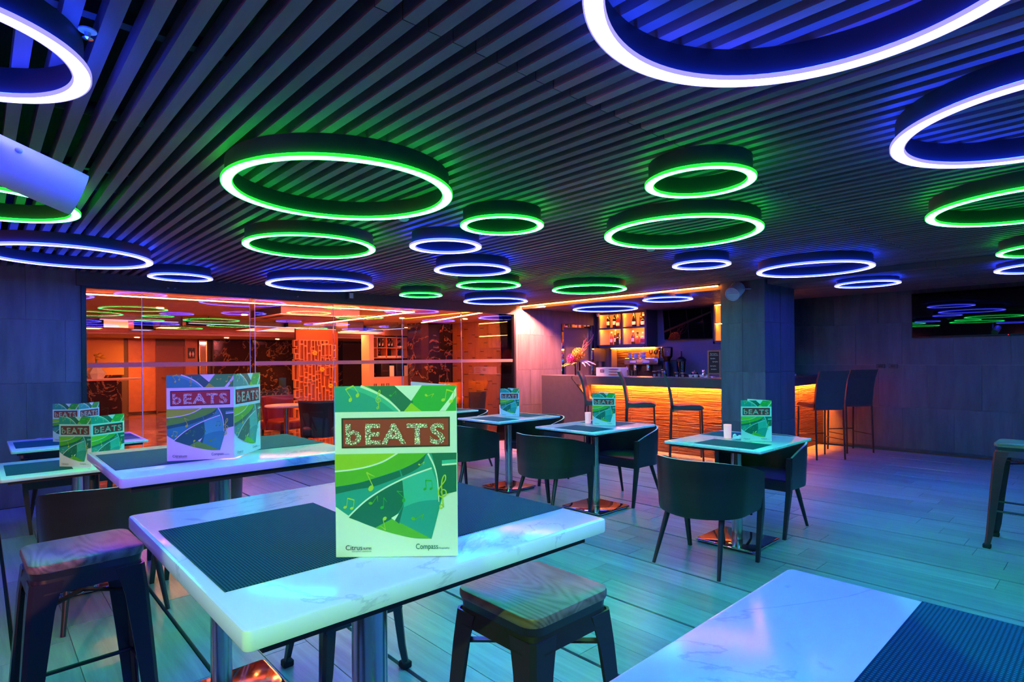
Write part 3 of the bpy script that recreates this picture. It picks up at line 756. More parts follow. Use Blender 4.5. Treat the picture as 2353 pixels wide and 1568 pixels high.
# ------------------------------------------------------------------ tables
def make_table(name, label, x0, x1, y0, y1, h, thick, bc, plate, board=0.02, grp=None):
    cx, cy = (x0+x1)/2, (y0+y1)/2
    t = thing(name, label, 'table', (cx, cy, 0), 0, grp)
    a, b = (x1-x0)/2, (y1-y0)/2
    MB().rbox(-a, a, -b, b, h-thick, h, 0.005, 2, vert_only=0.012).build('table_top', 'marble_white', t)
    MB().box(-a+0.035, a-0.035, -b+0.035, b-0.035, h-thick-board, h-thick-0.0005).build('under_board', 'underboard', t)
    px, py = bc[0]-cx, bc[1]-cy
    MB().lathe([(0.039, 0.022), (0.039, h-thick-board-0.002)], 32, (px, py, 0)).build('column', 'steel', t)
    p = plate/2
    MB().rbox(px-p, px+p, py-p, py+p, 0.010, 0.024, 0.005, 2, vert_only=0.02).build('base_plate', 'chrome', t)
    MB().box(px-p+0.02, px+p-0.02, py-p+0.02, py+p-0.02, 0.0, 0.010).build('base_foot', 'rubber', t)
    return t
HT = 'high marble tables'; LT = 'low marble tables'
make_table('high_table', 'high marble table in front with the big green menu', 0.250, 1.005, 0.781, 1.564, 1.03, 0.030, (0.637, 1.160), 0.50, 0.022, HT)
make_table('high_table', 'second high marble table behind the front one with the purple-lit menu', 0.310, 1.085, 2.062, 2.770, 1.03, 0.030, (0.700, 2.455), 0.50, 0.022, HT)
make_table('high_table', 'marble table at the lower right corner with a blue mat', 0.245, 0.985, -0.36, 0.390, 1.03, 0.030, (0.615, 0.015), 0.50, 0.022, HT)
make_table('low_table', 'low marble table by the pillar with a white napkin and menu', 3.80, 4.695, 1.680, 2.415, 0.75, 0.020, (4.16, 2.02), 0.45, 0.018, LT)
make_table('low_table', 'low marble table in the middle of the room before the bar chairs', 3.785, 4.675, 3.055, 3.775, 0.75, 0.020, (4.17, 3.375), 0.45, 0.018, LT)
make_table('low_table', 'low marble table behind the middle one with a small blue-lit menu', 3.775, 4.68, 4.265, 4.940, 0.75, 0.020, (4.17, 4.555), 0.42, 0.018, LT)
make_table('low_table', 'farthest low marble table, half hidden behind the big green menu', 3.68, 4.565, 5.53, 6.22, 0.75, 0.020, (4.12, 5.87), 0.42, 0.018, LT)
make_table('low_table', 'low marble table at the left edge with a pink and green menu', 0.085, 0.985, 4.165, 4.870, 0.75, 0.020, (0.525, 4.46), 0.45, 0.018, LT)
make_table('low_table', 'far left low marble table in front of the tiled wall', 0.172, 1.018, 5.435, 6.215, 0.75, 0.020, (0.59, 5.82), 0.45, 0.018, LT)

def mat(label, x0, x1, y0, y1, h, m='mat_weave'):
    t = MB(); a, b = (x1-x0)/2, (y1-y0)/2
    o = t.rbox(-a, a, -b, b, 0, 0.0016, 0.0006, 1).build('placemat', m); o.location = ((x0+x1)/2, (y0+y1)/2, h+0.0002)
    return tag(o, label, 'placemat', 'woven placemats on the marble tables')
mat('green woven placemat on the left half of the front table', 0.272, 0.602, 0.936, 1.370, 1.03)
mat('blue-green woven placemat on the right half of the front table, behind the menu', 0.672, 0.998, 0.906, 1.325, 1.03)
mat('teal placemat left of the purple-lit menu on the second table', 0.325, 0.655, 2.240, 2.655, 1.03, 'mat_fine')
mat('green placemat right of the purple-lit menu on the second table', 0.745, 1.078, 2.345, 2.750, 1.03, 'mat_fine')
mat('deep blue woven placemat on the lower right table', 0.650, 0.978, -0.235, 0.205, 1.03)
for (x0, x1, y0, y1, lab) in ((3.845, 4.145, 1.75, 2.19, 'dark placemat in front of the candle on the low table by the pillar'), (4.32, 4.62, 2.00, 2.40, 'blue placemat behind the menu on the low table by the pillar'),
   (3.83, 4.13, 3.13, 3.57, 'dark placemat on the near side of the middle low table'), (4.33, 4.63, 3.25, 3.69, 'dark placemat behind the menu on the middle low table'),
   (3.83, 4.13, 4.34, 4.78, 'dark placemat on the near side of the table with the blue-lit menu'), (4.33, 4.63, 4.44, 4.88, 'green placemat behind the blue-lit menu'),
   (3.73, 4.03, 5.62, 6.06, 'dark placemat on the near side of the farthest low table'), (4.22, 4.52, 5.62, 6.06, 'dark placemat on the far side of the farthest low table'),
   (0.115, 0.415, 4.28, 4.73, 'purple placemat on the low table at the left edge'), (0.60, 0.92, 4.28, 4.73, 'placemat behind the second table on the low table at the left edge'),
   (0.205, 0.505, 5.60, 6.05, 'purple placemat on the left half of the far left table'), (0.68, 0.99, 5.60, 6.05, 'purple placemat on the right half of the far left table')):
    mat(lab, x0, x1, y0, y1, 0.75, 'mat_fine')

# ------------------------------------------------------------------ menus: folded cards with a printed cover
MW, MH = 0.215, 0.302
def uv(x, y):
    t = (y-100)/1322.0
    return ((x-(220+20*t))/957.0*MW, (1-t)*MH)
def cover_mesh():
    mb = MB(); names = ['ink_g1', 'ink_g2', 'ink_teal', 'ink_teal2', 'ink_lime', 'ink_g3', 'paper', 'ink_black', 'ink_red', 'ink_note']
    lay = [0]
    def cr(pts, n=5):
        out = []; N = len(pts)
        for i in range(N-1):
            p0, p1, p2, p3 = pts[max(i-1, 0)], pts[i], pts[i+1], pts[min(i+2, N-1)]
            for k in range(n):
                t = k/n; out.append(tuple(0.5*((2*p1[j])+(-p0[j]+p2[j])*t+(2*p0[j]-5*p1[j]+4*p2[j]-p3[j])*t*t+(-p0[j]+3*p1[j]-3*p2[j]+p3[j])*t**3) for j in (0, 1)))
        out.append(pts[-1]); return out
    def poly(m, pts):
        lay[0] += 1; z = -(0.0004+lay[0]*0.00003)
        v = [(uv(*p)[0], z, uv(*p)[1]) for p in pts]
        mb.add(v, [tuple(range(len(v)))], names.index(m))
    def band(m, pts, w0, w1=None):
        w1 = w1 or w0; pts = cr(pts, 4) if len(pts) > 2 else pts; L = []; R = []; n = len(pts)
        for i, p in enumerate(pts):
            a = pts[max(i-1, 0)]; b = pts[min(i+1, n-1)]; dx, dy = b[0]-a[0], b[1]-a[1]; l = math.hypot(dx, dy) or 1; w = (w0+(w1-w0)*i/(n-1))/2
            L.append((p[0]-dy/l*w, p[1]+dx/l*w)); R.append((p[0]+dy/l*w, p[1]-dx/l*w))
        for i in range(n-1): poly(m, [L[i], L[i+1], R[i+1], R[i]]); lay[0] -= 1
        lay[0] += 1
    def ell(m, cx, cy, a, b, r): poly(m, [(cx+a*math.cos(q*PI/8)*math.cos(r)-b*math.sin(q*PI/8)*math.sin(r), cy+a*math.cos(q*PI/8)*math.sin(r)+b*math.sin(q*PI/8)*math.cos(r)) for q in range(16)])
    def note(m, x, y, s, an, two=False):
        c, d = math.cos(an), math.sin(an); T = lambda u, v: (x+(u*c-v*d)*s, y+(u*d+v*c)*s)
        ell(m, x, y, 22*s, 16*s, an-0.5); band(m, [T(18, -6), T(18, -110)], 6*s)
        if two:
            p = T(82, 4); ell(m, p[0], p[1], 22*s, 16*s, an-0.5); band(m, [T(100, -2), T(100, -100)], 6*s); band(m, [T(16, -110), T(102, -96)], 14*s)
        else: band(m, [T(18, -110), T(36, -85), T(58, -60)], 12*s, 3*s)
    def clef(m, x, y, s):
        P = [(0, 150), (-18, 158), (-22, 135), (-4, 128), (8, 150), (2, 100), (-6, 20), (-8, -60), (6, -110), (22, -120), (24, -85), (2, -50), (-30, -5), (-34, 40), (-8, 62), (26, 45), (28, 14), (6, 0), (-12, 18), (-6, 36)]
        band(m, [(x+a*s, y+b*s) for a, b in P], 10*s)
    # upper band
    poly('ink_g1', [(220, 100), (1178, 97), (1178, 298), (222, 300)])
    poly('ink_g2', [(480, 100), (700, 100), (840, 225), (768, 298), (740, 298), (650, 200)])
    poly('paper', [(690, 99), (905, 98), (822, 218)])
    poly('ink_lime', [(822, 232), (905, 298), (766, 298)])
    poly('ink_teal', [(290, 100), (430, 100), (560, 160), (680, 245), (735, 298), (690, 298), (600, 230), (460, 160), (320, 115)])
    poly('ink_teal2', [(222, 105), (290, 100), (330, 118), (460, 160), (600, 230), (690, 298), (222, 300)])
    band('paper', [(425, 100), (560, 158), (660, 226), (735, 298)], 20, 12)
    poly('paper', [(1176, 112), (1176, 180), (1094, 297), (1046, 297), (1120, 205)])
    note('ink_note', 345, 205, 0.8, -0.6, True); clef('ink_note', 565, 195, 0.52); note('ink_note', 940, 175, 0.55, 1.2); note('ink_note', 1075, 212, 0.75, 0.15, True); note('ink_g1', 660, 175, 0.5, 0.7)
    # title plate
    poly('ink_black', [(276, 346), (1128, 342), (1130, 572), (280, 580)])
    poly('ink_red', [(290, 358), (1116, 355), (1118, 560), (293, 567)])
    # lower picture
    out = cr([(990, 1286), (860, 1281), (730, 1253), (600, 1213), (470, 1168), (360, 1115), (236, 1030)], 4)
    poly('ink_teal2', [(225, 625), (1181, 621), (1183, 922), (1078, 945)]+out)
    c1 = cr([(228, 758), (340, 748), (450, 731), (540, 708), (620, 678), (712, 624)], 4)
    poly('ink_lime', [(225, 626)]+c1)
    c2 = cr([(945, 624), (880, 682), (790, 728), (680, 768), (560, 806), (400, 850), (230, 876)], 4)
    poly('ink_g3', c1+c2)
    poly('ink_g2', cr([(948, 624), (905, 715), (840, 762), (760, 800)], 4)+cr([(742, 752), (800, 724), (880, 682), (948, 624)], 4))
    poly('ink_g2', cr([(232, 878), (400, 852), (560, 808), (735, 755)], 4)+cr([(748, 800), (640, 842), (520, 880), (400, 898), (236, 932)], 4))
    band('paper', c1[::4]+[c1[-1]], 12)
    lf = cr([(336, 1114), (415, 1035), (500, 966), (620, 892), (755, 828)], 4)
    rt = cr([(755, 828), (770, 900), (768, 980), (750, 1050), (690, 1120)], 4)
    poly('ink_g2', lf+rt+[(545, 1196)]+cr([(545, 1196), (440, 1154), (336, 1114)], 3))
    edge = cr([(985, 742), (1014, 810), (1034, 880), (1042, 960), (1034, 1080), (1014, 1190), (990, 1286)], 4)
    poly('ink_teal', [(757, 826)]+cr([(757, 826), (870, 780), (985, 742)], 3)+edge+[(860, 1230), (735, 1165)]+cr([(735, 1165), (762, 1080), (772, 1000), (757, 826)], 4))
    poly('ink_teal2', cr([(770, 1040), (850, 1008), (940, 990), (1040, 985)], 3)+edge[12:]+[(860, 1230), (735, 1165)])
    poly('ink_g3', [(545, 1198), (680, 1128), (990, 1286)]+cr([(990, 1286), (880, 1280), (800, 1268), (680, 1240), (545, 1198)], 3))
    poly('paper', [(672, 1122), (733, 1085), (700, 1142)]); poly('ink_g2', [(735, 1085), (771, 1020), (735, 1168), (702, 1140)])
    poly('ink_g2', [(985, 623), (1181, 621), (1183, 921), (1080, 944), (1052, 1000)]+cr([(1052, 1000), (1046, 880), (1018, 740), (985, 623)], 5))
    band('paper', [(958, 626), (992, 690), (1014, 745), (1030, 812), (1040, 890), (1046, 1000)], 14, 6)
    band('paper', [(334, 1112), (415, 1033), (500, 964), (620, 890), (750, 826), (870, 778), (988, 738)], 12)
    band('ink_teal', [(1068, 692), (1182, 686)], 26); band('paper', [(1068, 714), (1182, 706)], 14)
    note('ink_note', 512, 890, 1.15, -0.45); note('ink_note', 310, 1035, 0.65, 0.1, True); note('ink_g1', 600, 1040, 0.7, 0); note('ink_g3', 845, 1128, 0.8, 1.0); note('ink_note', 622, 1125, 0.8, 2.9)
    note('ink_g1', 935, 900, 0.6, -0.1, True); note('ink_note', 890, 710, 0.4, 0.9); clef('ink_note', 1075, 905, 0.92); note('ink_g1', 770, 985, 0.8, -0.8); note('ink_g3', 510, 1005, 0.7, 0.6)
    return mb.mesh('cover_print', names)
def text_mesh(body, size, mat_, bold=0.0, sx=1.0, spacing=1.0):
    c = bpy.data.curves.new('lettering', 'FONT'); c.body = body; c.size = size; c.offset = bold; c.space_character = spacing; c.resolution_u = 3; c.fill_mode = 'FRONT'
    o = bpy.data.objects.new('lettering', c); COL.objects.link(o); bpy.context.view_layer.update()
    dg = bpy.context.evaluated_depsgraph_get(); me = bpy.data.meshes.new_from_object(o.evaluated_get(dg))
    bpy.data.objects.remove(o); me.materials.clear(); me.materials.append(M[mat_])
    for v in me.vertices: v.co = Vector((v.co.x*sx, 0, v.co.y))
    return me
def shift(me, x, y, z):
    for v in me.vertices: v.co += Vector((x, y, z))
    return me
def fit_width(me, w):
    xs = [v.co.x for v in me.vertices]; x0, x1 = min(xs), max(xs); s = w/(x1-x0)
    for v in me.vertices: v.co.x = (v.co.x-x0)*s
    return me
TY = -0.0028
_cover = cover_mesh()
_x0, _z0 = uv(312, 545); _x1, _ = uv(1092, 545)
_title = shift(fit_width(text_mesh('bEATS', 0.049, 'ink_glitter', 0.0016, 1.0, 1.15), _x1-_x0), _x0, TY, _z0)
_a, _b = uv(318, 1365); _c, _ = uv(448, 1365); _l1 = shift(fit_width(text_mesh('Citrus', 0.0125, 'ink_black', 0.0), _c-_a), _a, TY, _b)
_a, _b = uv(456, 1362); _c, _ = uv(520, 1362); _l2 = shift(fit_width(text_mesh('SUITES', 0.0052, 'ink_black', 0.0001), _c-_a), _a, TY, _b)
_a, _b = uv(367, 1381); _c, _ = uv(520, 1381); _l3 = shift(fit_width(text_mesh('SUKHUMVIT 6 BANGKOK', 0.0034, 'ink_black', 0.0), _c-_a), _a, TY, _b)
_a, _b = uv(868, 1362); _c, _ = uv(1042, 1362); _l4 = shift(fit_width(text_mesh('Compass', 0.0135, 'ink_g2', 0.0001), _c-_a), _a, TY, _b)
_a, _b = uv(1048, 1362); _c, _ = uv(1132, 1362); _l5 = shift(fit_width(text_mesh('Hospitality', 0.0045, 'ink_g2', 0.0), _c-_a), _a, TY, _b)
_card = MB().box(0, MW, -0.0004, 0.0004, 0, MH).mesh('panel', 'paper')
def make_menu(label, p0, p1, h, back):
    """p0 -> p1 is the base line of the panel that faces the camera (left to right); back is the end of the second panel"""
    ang = math.atan2(p1[1]-p0[1], p1[0]-p0[0])
    t = thing('menu_card', label, 'menu', (p0[0], p0[1], h+0.002), ang, 'folded menu cards on the tables')
    for k in range(2):
        p = mob('panel', _card, t)
        if k:
            a2 = math.atan2(back[1]-p1[1], back[0]-p1[0])-ang
            p.location = (MW, 0, 0); p.rotation_euler = (0, 0, a2)
        mob('cover_print', _cover, p)
        mob('title_lettering', _title, p)
        for l in (_l1, _l2, _l3, _l4, _l5): mob('logo_lettering', l, p)
    return t
make_menu('big green-lit menu standing on the front marble table', (0.463, 0.960), (0.622, 0.815), 1.03, (0.665, 1.03))
make_menu('large opened menu with a purple left side on the second table', (0.485, 2.300), (0.672, 2.205), 1.03, (0.828, 2.372))
make_menu('opened menu, pink and green, on the low table at the left edge', (0.363, 4.430), (0.503, 4.262), 0.75, (0.70, 4.38))
make_menu('opened menu behind another one on the far left table', (0.44, 5.86), (0.60, 5.70), 0.75, (0.76, 5.86))
make_menu('menu with a yellow-green back page on the low table by the pillar', (4.181, 1.994), (4.303, 1.828), 0.75, (4.36, 2.04))
make_menu('green-lit menu on the middle low table', (4.235, 3.455), (4.335, 3.265), 0.75, (4.36, 3.48))
make_menu('small blue-lit menu on the third low table before the pink wall', (4.215, 4.735), (4.330, 4.553), 0.75, (4.36, 4.77))

# ------------------------------------------------------------------ candles and napkin
def candle(x, y, lab):
    t = thing('candle_holder', lab, 'candle', (x, y, 0.7505), 0, 'frosted candle holders')
    MB().lathe([(0.0, 0.0), (0.026, 0.0), (0.027, 0.004), (0.030, 0.105), (0.0275, 0.105), (0.0255, 0.012), (0.0, 0.012)], 24).build('holder', 'candle_glass', t)
    MB().lathe([(0.0, 0.014), (0.006, 0.022), (0.004, 0.034), (0.0, 0.042)], 10).build('flame', 'flame', t)
candle(4.267, 2.143, 'pink-white frosted candle beside the menu on the low table by the pillar')
candle(4.330, 3.590, 'frosted candle left of the menu on the middle low table')
candle(4.384, 4.895, 'frosted candle left of the small blue-lit menu')
nb = MB()
for (dx, dy, dz, r) in ((0, 0, 0.014, 0.022), (0.018, 0.012, 0.012, 0.018), (-0.02, 0.01, 0.010, 0.016), (0.008, -0.016, 0.018, 0.016), (-0.008, 0.016, 0.022, 0.014)): nb.blob((dx, dy, dz), r*1.2, r, dz, 10, 6, jit=0.08)
o = nb.build('crumpled_napkin', 'napkin'); o.location = (4.225, 2.045, 0.751); tag(o, 'small crumpled white napkin left of the menu by the pillar', 'napkin')

# ------------------------------------------------------------------ high-backed bar chairs
def make_barchair(label, loc, rz):
    t = thing('bar_chair', label, 'bar chair', loc, rz, 'high-backed bar chairs')
    poly = [(-0.20, 0.752), (-0.10, 0.738), (0.05, 0.752), (0.16, 0.750), (0.215, 0.722), (0.215, 0.700), (-0.20, 0.690)]
    s = MB().prism(poly, lambda u, v, q: (u, q, v), -0.205, 0.205, 0, False)
    s.build('seat', 'leather_stool', t)
    prof = [(-0.195, 0.66), (-0.205, 0.78), (-0.225, 0.92), (-0.258, 1.06), (-0.315, 1.185)]
    def pan(z0, z1, name, o):
        pts = [(x, z) for x, z in prof if z0 <= z <= z1]
        poly = [(x-o, z) for x, z in pts]+[(x+0.034-o, z) for x, z in reversed(pts)]
        mb = MB(); n = len(pts)
        for i in range(n-1):
            a, b, c, d = poly[i], poly[i+1], poly[2*n-2-i], poly[2*n-1-i]
            mb.prism([a, b, c, d], lambda u, v, q: (u, q, v), -0.205, 0.205, 0, False)
        mb.build(name, 'leather_stool', t)
    pan(0.66, 0.92, 'lower_back', 0.0); pan(0.92, 1.19, 'upper_back', 0.0)
    MB().bar((-0.19, 0, 0.684), (0.20, 0, 0.684), 0.40, 0.012).build('seat_frame', 'steel', t)
    for sy in (1, -1):
        MB().tube([(-0.19, 0.195*sy, 0.69), (-0.215, 0.20*sy, 0.0)], 0.0115, 8).build('leg', 'black_metal', t)
        MB().tube([(0.19, 0.195*sy, 0.69), (0.205, 0.20*sy, 0.0)], 0.0115, 8).build('leg', 'black_metal', t)
        MB().tube([(-0.205, 0.198*sy, 0.26), (0.20, 0.198*sy, 0.26)], 0.008, 8).build('footrest', 'black_metal', t)
    MB().tube([(0.20, 0.198, 0.30), (0.20, -0.198, 0.30)], 0.008, 8).build('footrest', 'black_metal', t)
    return t
BC = [(7.00, 4.10, -57, 'bar chair nearest the pillar, seen from the side'), (6.96, 4.80, -57, 'middle of the three side-on bar chairs at the long bar front'),
      (6.93, 5.52, -57, 'bar chair farthest left at the bar, partly behind a menu'), (8.42, 2.90, 53, 'black bar chair right of the pillar, nearer of the two seen from behind'), (9.28, 2.80, 53, 'black bar chair by the right wall, farther of the two seen from behind')]
bc0 = make_barchair(BC[0][3], (BC[0][0], BC[0][1], 0), math.radians(BC[0][2]))
for (x, y, a, lab) in BC[1:]: dup(bc0, (x, y, 0), math.radians(a), lab)

# ------------------------------------------------------------------ bar
bar = thing('bar_counter', 'long bar counter with glowing orange front and dark grey end block', 'bar counter', (7.2, 3.4, 0))
def inbar(mb, name, mat_):
    mb.v = [(v[0]-7.2, v[1]-3.4, v[2]) for v in mb.v]; return mb.build(name, mat_, bar)
inbar(MB().box(7.215, 7.78, 3.60, 6.31, 1.065, 1.087).box(7.91, 9.87, 3.27, 3.80, 1.065, 1.087).box(7.78, 7.91, 3.60, 3.80, 1.065, 1.087), 'worktop', 'bar_top')
inbar(MB().box(7.215, 7.240, 3.60, 6.31, 0.955, 1.064), 'fascia', 'bar_grey')
inbar(MB().box(7.91, 9.87, 3.27, 3.295, 0.955, 1.064), 'fascia', 'bar_grey')
inbar(MB().box(7.24, 7.33, 3.60, 6.0, 1.03, 1.064), 'soffit', 'bar_grey'); inbar(MB().box(7.91, 9.87, 3.295, 3.36, 1.03, 1.064), 'soffit', 'bar_grey')
for (a, b) in ((3.60, 4.42), (4.424, 5.22), (5.224, 6.00)):
    inbar(MB().box(7.33, 7.36, a, b, 0.0, 1.03), 'front_panel', 'bar_front')
for (a, b) in ((7.91, 8.88), (8.884, 9.87)):
    inbar(MB().box(a, b, 3.36, 3.39, 0.0, 1.03), 'front_panel', 'bar_front')
inbar(MB().box(7.243, 7.263, 3.60, 6.0, 1.010, 1.029), 'light_line', 'warm_under'); inbar(MB().box(7.91, 9.87, 3.298, 3.318, 1.010, 1.029), 'light_line', 'warm_under')
blk = [(7.0, 0.0), (7.0, 1.090), (6.31, 1.090), (6.31, 1.062), (5.885, 0.635), (5.885, 0.0)]
inbar(MB().prism(blk, lambda u, v, q: (q, u, v), 7.20, 7.75), 'end_block', 'bar_grey')
inbar(MB().bar((7.203, 6.315, 1.062), (7.203, 5.887, 0.632), 0.012, 0.010), 'edge_trim', 'steel')
bb = thing('back_counter', 'low dark counter along the wall behind the bar', 'counter', (9.1, 5.2, 0))
MB().box(-0.22, 0.25, -1.55, 1.75, 0.0, 0.90).build('cabinet', 'bar_grey', bb); MB().box(-0.25, 0.25, -1.58, 1.78, 0.90, 0.93).build('worktop', 'bar_top', bb)

# bottle cabinet on the back wall
cb = thing('bottle_cabinet', 'wall cabinet with warm-lit open compartments full of bottles behind the bar', 'cabinet', (9.0, 6.64, 1.58))
def incb(mb, name, mat_): mb.v = [(v[0]-9.0, v[1]-6.64, v[2]-1.58) for v in mb.v]; return mb.build(name, mat_, cb)
incb(MB().box(9.0, 9.355, 6.08, 7.21, 1.575, 1.635), 'bottom_board', 'shelf_grey'); incb(MB().box(9.0, 9.355, 6.08, 7.21, 2.245, 2.262), 'top_board', 'shelf_grey')
incb(MB().box(9.0, 9.355, 6.06, 6.105, 1.575, 2.262), 'side_board', 'shelf_grey'); incb(MB().box(9.0, 9.355, 7.165, 7.21, 1.575, 2.262), 'side_board', 'shelf_grey'); incb(MB().box(9.0, 9.335, 6.605, 6.64, 1.635, 2.245), 'divider', 'shelf_grey')
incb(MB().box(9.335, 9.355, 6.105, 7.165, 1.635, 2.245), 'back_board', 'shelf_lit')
for (a, b) in ((6.107, 6.603), (6.642, 7.163)):
    incb(MB().box(9.03, 9.334, b-0.006, b+0.001, 1.6355, 2.2445), 'added_liner', 'shelf_lit'); incb(MB().box(9.03, 9.334, a-0.001, a+0.006, 1.6355, 2.2445), 'added_liner', 'shelf_lit')  # liners added in the lit colour to brighten the inner sides
    incb(MB().box(9.03, 9.334, a+0.0065, b-0.0065, 1.955, 1.965), 'glass_shelf', 'clear_glass')
    incb(MB().box(9.022, 9.04, a+0.01, b-0.01, 2.232, 2.244), 'light_line', 'warm_shelf'); incb(MB().box(9.032, 9.05, a+0.01, b-0.01, 1.944, 1.9545), 'light_line', 'warm_shelf')
    incb(MB().box(9.0, 9.016, a, b, 2.222, 2.2445), 'front_lip', 'shelf_grey'); incb(MB().box(9.012, 9.028, a, b, 1.938, 1.966), 'shelf_edge', 'shelf_grey')
incb(MB().box(9.30, 9.34, 6.10, 7.10, 1.560, 1.574), 'under_light', 'warm_cab')
bs = structure(MB().box(9.335, 9.358, 6.02, 6.98, 0.93, 1.56).build('trim_3', 'bar_front'))
structure(MB().box(9.16, 9.358, 6.985, 7.05, 0.93, 1.56).build('trim_4', 'shelf_grey'))
c2 = thing('side_cabinet', 'slice of a second warm-lit wall cabinet beside the pillar', 'cabinet', (9.0, 4.2, 1.60))
MB().box(0, 0.355, -0.55, 0.56, 0, 0.05).box(0, 0.355, -0.55, 0.56, 0.65, 0.66).box(0, 0.355, 0.53, 0.56, 0, 0.66).box(0, 0.355, -0.55, -0.52, 0, 0.66).build('frame', 'shelf_grey', c2)
MB().box(0.335, 0.355, -0.52, 0.53, 0.05, 0.65).build('back_board', 'shelf_lit', c2); MB().box(0.03, 0.334, 0.523, 0.5295, 0.05, 0.649).build('added_liner', 'shelf_lit', c2); MB().box(0.03, 0.33, -0.52, 0.53, 0.34, 0.35).build('shelf', 'shelf_grey', c2)
MB().box(0.022, 0.04, -0.5, 0.52, 0.637, 0.649).build('light_line', 'warm_shelf', c2); MB().box(0.034, 0.05, -0.5, 0.52, 0.328, 0.339).build('light_line', 'warm_shelf', c2)

# bottles: a shape for every kind, each bottle a thing of its own
BP = {'wine': [(0.0, 0), (0.036, 0), (0.038, 0.006), (0.038, 0.175), (0.030, 0.205), (0.0145, 0.228), (0.0135, 0.275), (0.0155, 0.277), (0.0155, 0.295), (0.0, 0.296)],
      'champagne': [(0.0, 0), (0.042, 0), (0.044, 0.006), (0.043, 0.13), (0.030, 0.20), (0.016, 0.25), (0.016, 0.288), (0.020, 0.290), (0.019, 0.305), (0.0, 0.306)],
      'squat': [(0.0, 0), (0.050, 0), (0.052, 0.008), (0.050, 0.115), (0.036, 0.142), (0.015, 0.155), (0.014, 0.195), (0.020, 0.197), (0.020, 0.225), (0.0, 0.226)],
      'slim': [(0.0, 0), (0.033, 0), (0.034, 0.006), (0.034, 0.15), (0.024, 0.18), (0.013, 0.20), (0.013, 0.235), (0.017, 0.237), (0.017, 0.258), (0.0, 0.259)]}
LABZ = {'wine': (0.06, 0.13, 0.0386), 'champagne': (0.04, 0.10, 0.0442), 'squat': (0.03, 0.095, 0.0522), 'slim': (0.05, 0.115, 0.0346)}
def bottle(kind, m, x, y, z, lab, lm='label_white', cap='label_white', s=1.0):
    t = thing('bottle', lab, 'bottle', (x, y, z), 0, 'bottles in the lit cabinet'); t.scale = (s, s, s)
    MB().lathe(BP[kind], 18).build('body', m, t)
    a, b, r = LABZ[kind]; vs = []; fs = []
    for i in range(11):
        q = PI*0.72+PI*0.66*i/10; vs += [(r*math.cos(q), r*math.sin(q), a), (r*math.cos(q), r*math.sin(q), b)]
    fs = [(2*i, 2*i+2, 2*i+3, 2*i+1) for i in range(10)]
    MB().add(vs, fs, 0, True).build('label', lm, t)
    top = BP[kind][-1][1]; r2 = BP[kind][-2][0]
    MB().lathe([(r2+0.0006, top-0.03), (r2+0.0006, top+0.001), (0, top+0.0015)], 14).build('cap', cap, t)
U, D = 1.9655, 1.6355
B = [('wine', 'b_dark', 7.02, U, 'dark wine bottle with a pale label, leftmost on the upper cabinet shelf', 'label_white', 'b_dark', 9.12),
 ('wine', 'b_dark', 6.90, U, 'dark wine bottle second from left on the upper cabinet shelf', 'label_white', 'b_dark', 9.16),
 ('champagne', 'b_red', 6.79, U, 'red bottle with a low pink label on the upper cabinet shelf', 'label_white', 'b_red', 9.13),
 ('champagne', 'b_red', 6.675, U, 'red bottle against the cabinet divider on the upper shelf', 'label_white', 'b_yellow', 9.14),
 ('champagne', 'b_dark', 6.42, U, 'dark bottle with a striped label in the right upper compartment', 'label_white', 'label_white', 9.13),
 ('wine', 'b_brown', 6.32, U, 'brown bottle behind others in the middle of the right upper compartment', 'label_red', 'b_dark', 9.22),
 ('squat', 'b_dark', 6.215, U, 'dark round-shouldered bottle with a light label at the right upper end', 'label_white', 'label_white', 9.13),
 ('slim', 'b_orange', 6.145, U, 'orange bottle at the far right of the upper shelf', 'label_red', 'b_dark', 9.22),
 ('slim', 'b_red', 6.945, D, 'red bottle with a white cap, leftmost on the lower cabinet shelf', 'label_white', 'label_white', 9.12),
 ('wine', 'b_brown', 6.875, D, 'brown bottle with a cream label on the lower cabinet shelf', 'label_white', 'label_white', 9.16),
 ('squat', 'b_dark', 6.80, D, 'black flask-shaped bottle on the lower cabinet shelf', 'b_dark', 'b_dark', 9.14),
 ('squat', 'b_yellow', 6.705, D, 'yellow liqueur bottle with a white label beside the divider', 'label_white', 'label_white', 9.12),
 ('slim', 'b_brown', 6.44, D, 'brown bottle with a tall white cap in the right lower compartment', 'label_white', 'label_white', 9.12),
 ('squat', 'b_orange', 6.345, D, 'bright orange round bottle in the right lower compartment', 'b_orange', 'b_dark', 9.13),
 ('squat', 'b_clear', 6.22, D, 'clear bottle with a red and white label in the right lower compartment', 'label_red', 'label_white', 9.12),
 ('squat', 'b_orange', 6.145, D, 'amber bottle in the lower right corner of the cabinet', 'label_red', 'b_red', 9.22)]
for (k, m, y, z, lab, lm, cp, x) in B: bottle(k, m, x, y, z, lab, lm, cp)

# things on the bar
ORD = ['first', 'second', 'third', 'fourth', 'fifth', 'sixth', 'seventh', 'eighth', 'ninth', 'tenth', 'eleventh', 'twelfth', 'thirteenth', 'fourteenth']
def bx(name, lab, cat, loc, rz=0): return thing(name, lab, cat, loc, rz)
